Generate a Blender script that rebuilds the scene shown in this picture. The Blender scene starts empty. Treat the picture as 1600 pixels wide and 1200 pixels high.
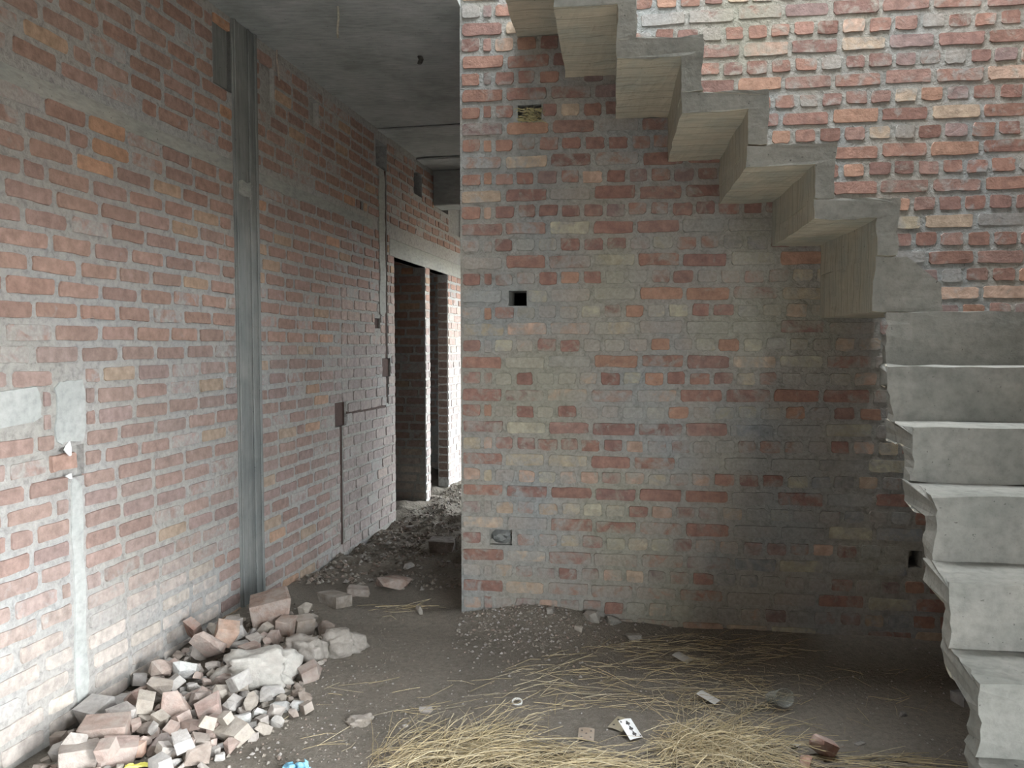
import bpy, bmesh, math, random
import numpy as np
from mathutils import Vector, Matrix, noise
from mathutils.geometry import tessellate_polygon

random.seed(7)
rng = np.random.default_rng(7)
scene = bpy.context.scene
col = scene.collection

# ------------------------------------------------------------------ camera
EYE = 1.52
PITCH = math.atan(59 / 1200)
cam_data = bpy.data.cameras.new('camera')
cam_data.sensor_width = 36.0
cam_data.lens = 36.0 * 1200 / 1600
cam_data.clip_start = 0.05
cam = bpy.data.objects.new('camera', cam_data)
cam.location = (0, 0, EYE)
cam.rotation_euler = (math.pi / 2 - PITCH, 0, 0)
col.objects.link(cam)
scene.camera = cam

# ------------------------------------------------------------------ sky and exposure
scene.view_settings.view_transform = 'Standard'
scene.view_settings.look = 'None'
scene.view_settings.gamma = 1.0
scene.view_settings.use_curve_mapping = False
scene.view_settings.exposure = 3.5
scene.cycles.use_denoising = True
scene.cycles.max_bounces = 8
scene.cycles.diffuse_bounces = 5
scene.cycles.caustics_reflective = False
scene.cycles.caustics_refractive = False

world = bpy.data.worlds.new('overcast_sky')
scene.world = world
world.use_nodes = True
wn = world.node_tree.nodes
wl = world.node_tree.links
wn.clear()
w_out = wn.new('ShaderNodeOutputWorld')
w_bg = wn.new('ShaderNodeBackground')
w_bg.inputs['Color'].default_value = (0.93, 0.975, 1.0, 1)
w_bg.inputs["Strength"].default_value = 2.7
wl.new(w_bg.outputs[0], w_out.inputs[0])

# low sun from the right: it falls through the side window onto the floor by the left wall, short of the frame
sun_data = bpy.data.lights.new('sun', 'SUN')
sun_data.energy = 1.3
sun_data.angle = math.radians(32.0)
sun_data.color = (1.0, 0.99, 0.97)
sun = bpy.data.objects.new('sun', sun_data)
sun.rotation_euler = Vector((-1.0, 0.55, -math.tan(math.radians(17)) * math.hypot(1, 0.55))).to_track_quat('-Z', 'Z').to_euler()
sun.location = (9, -3, 6)
col.objects.link(sun)


def portal(name, loc, direction, sx, sy):
    """Sky-sampling portal in a real opening: it emits nothing of its own."""
    ld = bpy.data.lights.new(name, 'AREA')
    ld.shape = 'RECTANGLE'
    ld.size = sx
    ld.size_y = sy
    ld.cycles.is_portal = True
    o = bpy.data.objects.new(name, ld)
    o.location = loc
    o.rotation_euler = Vector(direction).to_track_quat('-Z', 'Z').to_euler()
    col.objects.link(o)


# ------------------------------------------------------------------ geometry of the place
def ray(px, py):
    x, y, z = (px - 800) / 1200, 1.0, -(py - 600) / 1200
    c, s = math.cos(PITCH), math.sin(PITCH)
    return Vector((x, y * c + z * s, -y * s + z * c))


def hit(px, py, o, n):
    d = ray(px, py)
    c = Vector((0, 0, EYE))
    o = Vector(o); n = Vector(n)
    return c + d * ((o - c).dot(n) / d.dot(n))


def frame(o, d):
    """x along the wall, z up, -y out into the room"""
    x = Vector((d[0], d[1], 0)).normalized()
    z = Vector((0, 0, 1))
    y = z.cross(x)
    m = Matrix((x, y, z)).transposed().to_4x4()
    m.translation = Vector(o)
    return m


ML = frame((-2.42, 0, 0), (0.2, 1))
KF = 0.1317
MF = frame((-0.28, 4.163 + 0.28 * KF, 0), (1, -KF))


def on(M, px, py, n=0.0):
    x = M.col[0].to_3d(); y = M.col[1].to_3d(); o = M.translation
    P = hit(px, py, o - y * n, y)
    return (P - o).dot(x), P.z


def LW(px, py): return on(ML, px, py)
def FW(px, py, n=0.0): return on(MF, px, py, n)
def fl(px, py, z=0.0): return hit(px, py, (0, 0, z), (0, 0, 1))
def fl_real(px, py, up=0.0):
    z = 0.0
    for _ in range(6):
        P = fl(px, py, z + up)
        z = floor_z(P.x, P.y)
    return fl(px, py, z + up)
def world_of(M, s, n, z): return M @ Vector((s, -n, z))


def project(P):
    d = P - Vector((0, 0, EYE))
    c, s = math.cos(PITCH), math.sin(PITCH)
    yy = d.y * c - d.z * s
    zz = d.y * s + d.z * c
    if yy < 0.05:
        return None
    return 800 + 1200 * d.x / yy, 600 - 1200 * zz / yy, yy


CEIL = 3.33
UPPER = 5.7

# ------------------------------------------------------------------ materials
def new_mat(name, rough=0.92):
    m = bpy.data.materials.new(name)
    m.use_nodes = True
    nt = m.node_tree
    b = nt.nodes['Principled BSDF']
    b.inputs['Roughness'].default_value = rough
    b.inputs['Specular IOR Level'].default_value = 0.25
    return m, nt, b


class NB:
    """small node-graph helper"""
    def __init__(self, nt): self.nt = nt
    def n(self, t, **kw):
        x = self.nt.nodes.new(t)
        for k, v in kw.items(): setattr(x, k, v)
        return x
    def l(self, a, b): self.nt.links.new(a, b)
    def pos(self):
        return self.n('ShaderNodeNewGeometry').outputs['Position']
    def noise(self, vec, scale, detail=4, rough=0.55, dist=0.0, sc3=None):
        if sc3:
            mp = self.n('ShaderNodeMapping'); mp.inputs['Scale'].default_value = sc3
            self.l(vec, mp.inputs['Vector']); vec = mp.outputs[0]
        t = self.n('ShaderNodeTexNoise')
        t.inputs['Scale'].default_value = scale
        t.inputs['Detail'].default_value = detail
        t.inputs['Roughness'].default_value = rough
        t.inputs['Distortion'].default_value = dist
        self.l(vec, t.inputs['Vector'])
        return t.outputs['Fac']
    def ramp(self, fac, stops):
        r = self.n('ShaderNodeValToRGB')
        e = r.color_ramp.elements
        while len(e) < len(stops): e.new(0.5)
        for i, (p, c) in enumerate(stops):
            e[i].position = p
            e[i].color = (c[0], c[1], c[2], 1) if isinstance(c, tuple) else (c, c, c, 1)
        self.l(fac, r.inputs[0])
        return r.outputs[0]
    def mix(self, fac, a, b, mode='MIX'):
        m = self.n('ShaderNodeMix', data_type='RGBA', blend_type=mode)
        for sock, v in ((m.inputs[0], fac), (m.inputs[6], a), (m.inputs[7], b)):
            if isinstance(v, (int, float)): sock.default_value = v
            elif isinstance(v, tuple): sock.default_value = (*v[:3], 1)
            else: self.l(v, sock)
        return m.outputs[2]
    def math(self, op, a, b=0.0, c=0.0, clamp=False):
        m = self.n('ShaderNodeMath', operation=op); m.use_clamp = clamp
        for i, v in enumerate((a, b, c)):
            if isinstance(v, (int, float)): m.inputs[i].default_value = v
            else: self.l(v, m.inputs[i])
        return m.outputs[0]
    def bump(self, h, strength, dist, bsdf):
        b = self.n('ShaderNodeBump')
        b.inputs['Strength'].default_value = strength
        b.inputs['Distance'].default_value = dist
        self.l(h, b.inputs['Height'])
        self.l(b.outputs[0], bsdf.inputs['Normal'])


def brick_material(name, source, smear_cols):
    """source 'OBJECT' reads the object's own colour, 'GEOMETRY' the joined mesh's colour attribute"""
    m, nt, b = new_mat(name)
    N = NB(nt)
    p = N.pos()
    if source == 'OBJECT':
        oi = N.n('ShaderNodeObjectInfo')
        colr, alpha = oi.outputs['Color'], oi.outputs['Alpha']
    else:
        at = N.n('ShaderNodeAttribute', attribute_name='tint')
        colr, alpha = at.outputs['Color'], at.outputs['Alpha']
    n1 = N.noise(p, 26, 5, 0.6)
    c = N.mix(1.0, colr, N.ramp(n1, [(0.3, 0.74), (0.7, 1.25)]), 'MULTIPLY')
    # mortar smeared over the face
    n2 = N.noise(p, 15, 6, 0.62, 0.6)
    t = N.math('ADD', N.math('MULTIPLY', n2, 1.0), N.math('SUBTRACT', alpha, 0.78))
    mask = N.math('MULTIPLY', t, 5.5, clamp=True)
    low = N.noise(p, 1.6, 3, 0.5)
    sm = N.ramp(low, [(0.36, smear_cols[0]), (0.5, smear_cols[1]), (0.64, smear_cols[2])])
    sm = N.mix(1.0, sm, N.ramp(N.noise(p, 60, 3), [(0.3, 0.82), (0.7, 1.15)]), 'MULTIPLY')
    c = N.mix(N.math('MULTIPLY', mask, 0.86), c, sm)
    N.l(c, b.inputs['Base Color'])
    h = N.math('ADD', N.noise(p, 55, 6, 0.65), N.math('MULTIPLY', n2, 1.2))
    N.bump(h, 0.55, 0.008, b)
    return m


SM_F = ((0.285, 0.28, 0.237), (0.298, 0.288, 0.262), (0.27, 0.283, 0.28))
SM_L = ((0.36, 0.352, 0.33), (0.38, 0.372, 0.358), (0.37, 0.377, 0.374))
MAT_BRICK_F = brick_material('weathered_brick_front', 'OBJECT', SM_F)
MAT_BRICK_F_S = brick_material('weathered_brick_front_far', 'GEOMETRY', SM_F)
MAT_BRICK_L = brick_material('brick_side', 'OBJECT', SM_L)
MAT_BRICK_L_S = brick_material('brick_side_far', 'GEOMETRY', SM_L)


def mortar_material(name, cols, bump=0.7):
    m, nt, b = new_mat(name)
    N = NB(nt); p = N.pos()
    low = N.noise(p, 1.6, 3, 0.5)
    c = N.ramp(low, [(0.36, cols[0]), (0.5, cols[1]), (0.64, cols[2])])
    n = N.noise(p, 34, 6, 0.65, 0.3)
    c = N.mix(1.0, c, N.ramp(n, [(0.28, 0.66), (0.48, 0.98), (0.72, 1.2)]), 'MULTIPLY')
    N.l(c, b.inputs['Base Color'])
    N.bump(n, bump, 0.02, b)
    return m


MAT_MORTAR_F = mortar_material('mortar_front', SM_F)
MAT_MORTAR_L = mortar_material('mortar_side', SM_L)


def concrete_material(name, c1, c2, c3, grain=(1, 1, 1), board=None, bump=0.45, spots=True):
    m, nt, b = new_mat(name)
    N = NB(nt)
    tc = N.n('ShaderNodeTexCoord').outputs['Object']
    p = N.pos()
    n1 = N.noise(p, 3.2, 5, 0.6, 0.4)
    c = N.ramp(n1, [(0.32, c1), (0.5, c2), (0.68, c3)])
    n2 = N.noise(tc, 30, 6, 0.62, 0.0, grain)
    c = N.mix(1.0, c, N.ramp(n2, [(0.28, 0.78), (0.5, 1.0), (0.74, 1.16)]), 'MULTIPLY')
    h = n2
    if board:
        w = N.n('ShaderNodeTexWave', wave_type='BANDS', bands_direction=board[0], wave_profile='SAW')
        w.inputs['Scale'].default_value = board[1]
        w.inputs['Distortion'].default_value = 1.2
        w.inputs['Detail'].default_value = 3
        w.inputs['Detail Scale'].default_value = 2.0
        N.l(tc, w.inputs['Vector'])
        line = N.ramp(w.outputs['Fac'], [(0.0, 0.62), (0.07, 1.0), (0.93, 1.03), (1.0, 0.66)])
        c = N.mix(0.85, c, N.mix(1.0, c, line, 'MULTIPLY'))
        h = N.math('ADD', N.math('MULTIPLY', n2, 0.7), w.outputs['Fac'])
    if spots:
        v = N.noise(tc, 75, 2, 0.5)
        c = N.mix(N.ramp(v, [(0.24, 0.75), (0.3, 0.0)]), c, (0.06, 0.06, 0.055))
    N.l(c, b.inputs['Base Color'])
    N.bump(h, bump, 0.012, b)
    return m


MAT_STAIR = concrete_material('stair_concrete', (0.19, 0.195, 0.178), (0.222, 0.222, 0.204), (0.25, 0.245, 0.222))
MAT_SOFFIT = concrete_material('formwork_stained_concrete', (0.37, 0.375, 0.32), (0.46, 0.43, 0.34), (0.52, 0.465, 0.36),
                               grain=(0.25, 2.2, 1), board=('Y', 3.0), bump=0.6)
MAT_BACK = concrete_material('formwork_back_concrete', (0.27, 0.28, 0.245), (0.32, 0.305, 0.25), (0.35, 0.32, 0.25),
                             grain=(2.2, 2.2, 0.25), board=('Y', 3.4), bump=0.6)
MAT_COLUMN = concrete_material('column_concrete', (0.16, 0.175, 0.175), (0.21, 0.22, 0.215), (0.26, 0.265, 0.255), grain=(1.8, 1, 0.12), bump=0.5)
MAT_CEIL = concrete_material('ceiling_concrete', (0.27, 0.295, 0.285), (0.35, 0.372, 0.368), (0.42, 0.435, 0.438), grain=(0.3, 1.4, 1), bump=0.35)
MAT_CEMENT = concrete_material('cement_patch', (0.36, 0.38, 0.37), (0.40, 0.42, 0.41), (0.44, 0.45, 0.44), bump=0.3, spots=False)
MAT_BOUNCE_SLAB = concrete_material('bounce_slab_concrete', (0.55, 0.57, 0.58), (0.59, 0.61, 0.62), (0.62, 0.64, 0.65), bump=0.2)
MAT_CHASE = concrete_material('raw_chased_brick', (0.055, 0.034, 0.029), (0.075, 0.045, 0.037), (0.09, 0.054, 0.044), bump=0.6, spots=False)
MAT_BAND = concrete_material('band_concrete', (0.30, 0.32, 0.30), (0.35, 0.36, 0.335), (0.38, 0.38, 0.35), grain=(0.5, 1, 1.5), bump=0.4)


def soil_material():
    m, nt, b = new_mat('dusty_soil', 1.0)
    N = NB(nt); p = N.pos()
    n1 = N.noise(p, 1.5, 5, 0.6, 0.3)
    c = N.ramp(n1, [(0.3, (0.185, 0.168, 0.143)), (0.5, (0.222, 0.20, 0.17)), (0.7, (0.26, 0.23, 0.192))])
    n2 = N.noise(p, 40, 6, 0.7)
    c = N.mix(1.0, c, N.ramp(n2, [(0.25, 0.7), (0.5, 1.0), (0.75, 1.22)]), 'MULTIPLY')
    n3 = N.noise(p, 130, 3, 0.6)
    c = N.mix(N.ramp(n3, [(0.66, 0.0), (0.74, 0.55)]), c, (0.40, 0.38, 0.35))
    N.l(c, b.inputs['Base Color'])
    N.bump(N.math('ADD', n2, N.math('MULTIPLY', n3, 0.5)), 0.8, 0.03, b)
    return m


MAT_SOIL = soil_material()


def tint_material(name, rough=0.95, scale=30, contrast=(0.72, 1.22), source='OBJECT', dust=(0.42, 0.39, 0.36), dust_amt=0.55, bump=0.5):
    m, nt, b = new_mat(name, rough)
    N = NB(nt); p = N.pos()
    if source == 'OBJECT':
        cc = N.n('ShaderNodeObjectInfo').outputs['Color']
    else:
        cc = N.n('ShaderNodeAttribute', attribute_name='tint').outputs['Color']
    n = N.noise(p, scale, 6, 0.65)
    c = N.mix(1.0, cc, N.ramp(n, [(0.28, contrast[0]), (0.72, contrast[1])]), 'MULTIPLY')
    if dust_amt:
        d = N.noise(p, scale * 0.45, 4, 0.6)
        c = N.mix(N.ramp(d, [(0.42, 0.0), (0.62, dust_amt)]), c, dust)
    N.l(c, b.inputs['Base Color'])
    N.bump(N.noise(p, scale * 2.5, 5, 0.65), bump, 0.01, b)
    return m


MAT_RUBBLE = tint_material('rubble_stone')
MAT_GRAVEL = tint_material('gravel', source='GEOMETRY', dust_amt=0.0)
MAT_STRAW = tint_material('dry_straw', 0.6, 60, (0.75, 1.25), 'GEOMETRY', dust_amt=0.0, bump=0.1)
MAT_PAPER = tint_material('thin_card', 0.5, 40, (0.9, 1.06), 'OBJECT', (0.45, 0.42, 0.38), 0.3, 0.05)
MAT_PLASTIC = tint_material('plastic_film', 0.4, 25, (0.85, 1.1), 'OBJECT', dust_amt=0.1, bump=0.3)
MAT_STEEL = tint_material('rusty_wire', 0.7, 80, (0.6, 1.2), 'OBJECT', dust_amt=0.1)


def clear_material():
    m, nt, b = new_mat('clear_cloudy_plastic', 0.25)
    b.inputs['Base Color'].default_value = (0.40, 0.43, 0.40, 1)
    b.inputs['Specular IOR Level'].default_value = 0.6
    tr = nt.nodes.new('ShaderNodeBsdfTransparent')
    mx = nt.nodes.new('ShaderNodeMixShader')
    mx.inputs[0].default_value = 0.24
    nt.links.new(tr.outputs[0], mx.inputs[1])
    nt.links.new(b.outputs[0], mx.inputs[2])
    nt.links.new(mx.outputs[0], nt.nodes['Material Output'].inputs['Surface'])
    return m


MAT_CLEAR = clear_material()


# ------------------------------------------------------------------ object helpers
def mesh_obj(name, verts, faces, mat, parent=None, M=None, smooth=False, mesh=None):
    if mesh is None:
        mesh = bpy.data.meshes.new(name)
        mesh.from_pydata([tuple(v) for v in verts], [], faces)
        mesh.update()
        if isinstance(mat, (list, tuple)):
            for x in mat: mesh.materials.append(x)
        else:
            mesh.materials.append(mat)
        if smooth:
            mesh.polygons.foreach_set('use_smooth', [True] * len(mesh.polygons))
    o = bpy.data.objects.new(name, mesh)
    col.objects.link(o)
    if parent is not None: o.parent = parent
    if M is not None: o.matrix_basis = M
    return o


def tag(o, label=None, cat=None, group=None, kind=None):
    if label: o['label'] = label
    if cat: o['category'] = cat
    if group: o['group'] = group
    if kind: o['kind'] = kind
    return o


def fix_normals(mesh):
    bm = bmesh.new(); bm.from_mesh(mesh)
    bmesh.ops.recalc_face_normals(bm, faces=bm.faces[:])
    bm.to_mesh(mesh); bm.free()


def wall_face(name, M, s0, s1, z0, z1, holes, mat, thick, parent=None):
    """Wall slab with real openings. holes: (s0, s1, z0, z1, depth); depth None goes right through."""
    ss = sorted({s0, s1, *[min(max(v, s0), s1) for h in holes for v in h[:2]]})
    zs = sorted({z0, z1, *[min(max(v, z0), z1) for h in holes for v in h[2:4]]})
    V, F = [], []
    def quad(a, b, c, d):
        i = len(V); V.extend([a, b, c, d]); F.append((i, i + 1, i + 2, i + 3))
    def inside(s, z):
        for h in holes:
            if h[0] < s < h[1] and h[2] < z < h[3]: return h
        return None
    for i in range(len(ss) - 1):
        for j in range(len(zs) - 1):
            a, b, c, d = ss[i], ss[i + 1], zs[j], zs[j + 1]
            if b - a < 1e-6 or d - c < 1e-6: continue
            h = inside((a + b) / 2, (c + d) / 2)
            if h is None:
                quad((a, 0, c), (b, 0, c), (b, 0, d), (a, 0, d))
            if h is None or h[4] is not None:
                quad((b, thick, c), (a, thick, c), (a, thick, d), (b, thick, d))
    for h in holes:
        a, b, c, d, dep = h
        a, b, c, d = max(a, s0), min(b, s1), max(c, z0), min(d, z1)
        t = thick if dep is None else dep
        quad((a, 0, c), (a, t, c), (b, t, c), (b, 0, c))
        quad((a, 0, d), (b, 0, d), (b, t, d), (a, t, d))
        quad((a, 0, c), (a, 0, d), (a, t, d), (a, t, c))
        quad((b, 0, c), (b, t, c), (b, t, d), (b, 0, d))
        if dep is not None:
            quad((a, t, c), (b, t, c), (b, t, d), (a, t, d))
    for (a, b, c, d) in (((s0, 0, z0), (s0, 0, z1), (s0, thick, z1), (s0, thick, z0)), ((s1, 0, z0), (s1, thick, z0), (s1, thick, z1), (s1, 0, z1)),
                         ((s0, 0, z1), (s1, 0, z1), (s1, thick, z1), (s0, thick, z1))):
        quad(a, b, c, d)
    return mesh_obj(name, V, F, mat, parent, M)


def outline(w, h, r, jit, seed, nw=3, nh=1):
    """rounded rectangle with uneven edges, centred, counter-clockwise"""
    R = random.Random(seed)
    pts = []
    cs = [(w / 2, h / 2, 0), (-w / 2, h / 2, 90), (-w / 2, -h / 2, 180), (w / 2, -h / 2, 270)]
    for k, (cx, cy, a0) in enumerate(cs):
        rr = r * R.uniform(0.6, 1.7)
        for a in (10, 80):
            t = math.radians(a0 + a)
            pts.append((cx - math.copysign(rr, cx) + rr * math.cos(t), cy - math.copysign(rr, cy) + rr * math.sin(t)))
        n = nw if k in (0, 2) else nh
        nx = cs[(k + 1) % 4]
        for i in range(1, n + 1):
            f = i / (n + 1)
            pts.append((cx + (nx[0] - cx) * f, cy + (nx[1] - cy) * f))
    return [(x + R.uniform(-jit, jit), y + R.uniform(-jit, jit)) for x, y in pts]


def slab_data(pts, y_front, y_back, inset):
    """face plate with a chamfered, uneven rim; plate looks along -y"""
    n = len(pts)
    V = []
    for x, z in pts:
        L = max(math.hypot(x, z), 1e-5)
        V.append((x - inset * (1 if x > 0 else -1), y_front, z - inset * (1 if z > 0 else -1)))
    for x, z in pts: V.append((x, y_back, z))
    F = [tuple(range(n - 1, -1, -1))]
    for i in range(n):
        j = (i + 1) % n
        F.append((i, j, n + j, n + i))
    F[0] = tuple(range(n))
    return V, F


BRICK_VARS = {}
def brick_variants(kind):
    if kind not in BRICK_VARS:
        L = []
        w = 0.222 if kind == 's' else 0.104
        for i in range(16):
            pts = outline(w, 0.070, 0.009, 0.0028, hash((kind == 's', i)) & 0xffff, 3 if kind == 's' else 1, 1)
            V, F = slab_data(pts, -0.0045 - 0.0035 * ((i * 7) % 5) / 5, 0.010, 0.0035)
            R = random.Random(i)
            tx, tz = R.uniform(-0.02, 0.02), R.uniform(-0.04, 0.04)
            V = [(x, y + (tx * x + tz * z if k < len(pts) else 0), z) for k, (x, y, z) in enumerate(V)]
            L.append((V, F, w))
        BRICK_VARS[kind] = L
    return BRICK_VARS[kind]


BRICK_MESH = {}
def brick_mesh(kind, i, mat):
    key = (kind, i, mat.name)
    if key not in BRICK_MESH:
        V, F, w = brick_variants(kind)[i]
        me = bpy.data.meshes.new('brick')
        me.from_pydata(V, [], F)
        me.materials.append(mat)
        me.update()
        BRICK_MESH[key] = me
    return BRICK_MESH[key]


def lay_courses(s0, s1, z_ref, pitch, z0, z1, bond, excl, phase=0.0, gap=0.0095, stretch=0.239, head=0.119, R=None):
    """list of (s_left, s_right, z_centre) of every brick; z_ref = centre of a stretcher course"""
    R = R or random.Random(3)
    k0 = math.floor((z0 - z_ref) / pitch) - 1
    k1 = math.ceil((z1 - z_ref) / pitch) + 1
    out = []
    for k in range(k0, k1 + 1):
        z = z_ref + k * pitch
        if z - 0.035 < z0 - 0.03 or z + 0.035 > z1 + 0.005: continue
        spans = []
        if bond == 'english':
            if k % 2 == 0:
                s = s0
                while s < s1:
                    w = stretch * R.uniform(0.96, 1.04)
                    spans.append((s, s + w)); s += w
            else:
                s = s0
                spans.append((s, s + head)); s += head
                spans.append((s, s + 0.062)); s += 0.062
                while s < s1:
                    w = head * R.uniform(0.93, 1.07)
                    spans.append((s, s + w)); s += w
        else:
            s = s0 - stretch * (0.5 if k % 2 else 0.0) - phase - R.uniform(0, 0.05)
            while s < s1:
                w = stretch * R.uniform(0.94, 1.05)
                if R.random() < 0.05: w = head
                spans.append((s, s + w)); s += w
        for a, b in spans:
            a, b = max(a, s0) + gap * R.uniform(0.7, 1.3), min(b, s1) - gap * R.uniform(0.7, 1.3)
            parts = [(a, b)]
            for e in excl:
                if e[3] - (z - 0.036) < 0.018 or (z + 0.036) - e[2] < 0.018: continue
                nxt = []
                for (p, q) in parts:
                    if q <= e[0] or p >= e[1]: nxt.append((p, q)); continue
                    if p < e[0] - 0.012: nxt.append((p, e[0] - 0.006))
                    if q > e[1] + 0.012: nxt.append((e[1] + 0.006, q))
                parts = nxt
            for (p, q) in parts:
                if q - p > 0.028: out.append((p, q, z))
    return out


def build_bricks(wall, M, bricks, colour, mats, limit=300, hidden=None, zjit=0.003, hscale=(0.90, 1.02)):
    R = random.Random(11)
    recs = []
    for (a, b, z) in bricks:
        c = (a + b) / 2
        z2 = z + R.uniform(-zjit, zjit) + 0.004 * math.sin(c * 2.1 + z * 3)
        kind = 's' if b - a > 0.15 else 'h'
        var = R.randrange(16)
        hs = R.uniform(*hscale)
        q = project(world_of(M, c, 0, z))
        area = 0
        if q and -30 < q[0] < 1630 and -20 < q[1] < 1220 and not (hidden and hidden(q[0], q[1])):
            q1 = project(world_of(M, a, 0, z)); q2 = project(world_of(M, b, 0, z))
            if q1 and q2: area = abs(q1[0] - q2[0]) * 0.07 * 1200 / q[2]
        recs.append((area, c, z2, b - a, kind, var, hs, colour(c, z, b - a, R)))
    recs.sort(key=lambda r: -r[0])
    nobj = 0
    SV, SF, SC = [], [], []
    base = 0
    for area, c, z, w, kind, var, hs, tint in recs:
        V, F, w0 = brick_variants(kind)[var]
        if nobj < limit and area > 60:
            o = bpy.data.objects.new('brick', brick_mesh(kind, var, mats[0]))
            col.objects.link(o)
            o.parent = wall
            o.location = (c, 0, z)
            o.scale = (w / w0, 1, hs)
            o.rotation_euler = (0, R.uniform(-0.012, 0.012), 0)
            o.color = tint
            nobj += 1
        else:
            A = np.array(V) * (w / w0, 1, hs) + (c, 0, z)
            SV.append(A)
            SF.extend([tuple(i + base for i in f) for f in F])
            SC.append(np.tile(np.array(tint), (len(V), 1)))
            base += len(V)
    if SV:
        me = bpy.data.meshes.new('brick_remainder')
        me.from_pydata(np.concatenate(SV).tolist(), [], SF)
        me.materials.append(mats[1])
        at = me.attributes.new('tint', 'FLOAT_COLOR', 'POINT')
        at.data.foreach_set('color', np.concatenate(SC).astype(np.float32).ravel())
        me.update()
        o = bpy.data.objects.new('brick_remainder', me)
        col.objects.link(o); o.parent = wall
        o['kind'] = 'stuff'


def plate(name, M, s0, s1, z0, z1, mat, parent, proud=0.004, back=0.02, r=0.02, jit=0.006, seed=1, nw=4, nh=4, inset=0.004):
    pts = outline(s1 - s0, z1 - z0, r, jit, seed, nw, nh)
    V, F = slab_data(pts, -proud, back, inset)
    return mesh_obj(name, V, F, mat, parent, Matrix.Translation(((s0 + s1) / 2, 0, (z0 + z1) / 2)))


def box(name, lo, hi, mat, parent=None, M=None, bev=0.0):
    bm = bmesh.new()
    bmesh.ops.create_cube(bm, size=1)
    for v in bm.verts:
        v.co = Vector([(lo[i] + hi[i]) / 2 + v.co[i] * (hi[i] - lo[i]) for i in range(3)])
    if bev: bmesh.ops.bevel(bm, geom=bm.edges[:], offset=bev, segments=1, affect='EDGES')
    me = bpy.data.meshes.new(name); bm.to_mesh(me); bm.free()
    me.materials.append(mat)
    return mesh_obj(name, None, None, None, parent, M, mesh=me)


def lerp(a, b, t): return tuple(x + (y - x) * t for x, y in zip(a, b))


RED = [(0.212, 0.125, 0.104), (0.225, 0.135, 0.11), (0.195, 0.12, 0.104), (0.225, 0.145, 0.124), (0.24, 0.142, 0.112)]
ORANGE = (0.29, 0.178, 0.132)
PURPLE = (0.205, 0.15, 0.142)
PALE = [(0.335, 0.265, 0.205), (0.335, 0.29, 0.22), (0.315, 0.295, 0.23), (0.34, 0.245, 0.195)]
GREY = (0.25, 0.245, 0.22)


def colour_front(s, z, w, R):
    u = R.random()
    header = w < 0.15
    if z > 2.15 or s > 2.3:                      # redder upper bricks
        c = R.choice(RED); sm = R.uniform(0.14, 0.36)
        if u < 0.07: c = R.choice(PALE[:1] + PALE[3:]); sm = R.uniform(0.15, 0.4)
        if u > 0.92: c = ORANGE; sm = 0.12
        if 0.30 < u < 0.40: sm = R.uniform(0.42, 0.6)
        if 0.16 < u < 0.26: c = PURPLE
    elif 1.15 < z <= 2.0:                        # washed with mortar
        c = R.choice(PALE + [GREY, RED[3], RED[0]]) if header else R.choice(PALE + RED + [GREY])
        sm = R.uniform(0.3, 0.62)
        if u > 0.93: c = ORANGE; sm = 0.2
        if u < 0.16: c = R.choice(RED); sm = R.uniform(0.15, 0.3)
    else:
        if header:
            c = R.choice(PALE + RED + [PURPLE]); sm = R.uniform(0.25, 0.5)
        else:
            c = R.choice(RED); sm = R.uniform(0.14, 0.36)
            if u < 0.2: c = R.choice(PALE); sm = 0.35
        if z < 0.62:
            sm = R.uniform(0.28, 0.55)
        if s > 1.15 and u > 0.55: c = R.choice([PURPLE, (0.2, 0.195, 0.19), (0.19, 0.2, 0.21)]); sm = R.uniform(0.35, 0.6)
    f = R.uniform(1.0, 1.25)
    return (c[0] * f, c[1] * f, c[2] * f, sm)


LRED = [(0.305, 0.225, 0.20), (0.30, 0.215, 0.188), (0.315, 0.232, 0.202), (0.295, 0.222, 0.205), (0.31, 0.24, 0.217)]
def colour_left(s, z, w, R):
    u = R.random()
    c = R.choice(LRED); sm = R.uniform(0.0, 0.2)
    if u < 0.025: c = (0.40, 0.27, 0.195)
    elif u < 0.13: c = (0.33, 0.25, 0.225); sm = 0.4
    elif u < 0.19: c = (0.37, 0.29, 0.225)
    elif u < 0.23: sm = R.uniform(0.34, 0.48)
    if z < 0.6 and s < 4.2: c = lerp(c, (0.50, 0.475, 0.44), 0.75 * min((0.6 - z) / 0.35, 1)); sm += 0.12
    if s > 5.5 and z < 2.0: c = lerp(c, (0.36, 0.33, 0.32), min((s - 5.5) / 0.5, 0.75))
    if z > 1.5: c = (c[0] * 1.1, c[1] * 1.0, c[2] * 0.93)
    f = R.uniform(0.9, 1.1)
    return (c[0] * f, c[1] * f, c[2] * f, sm)


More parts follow.
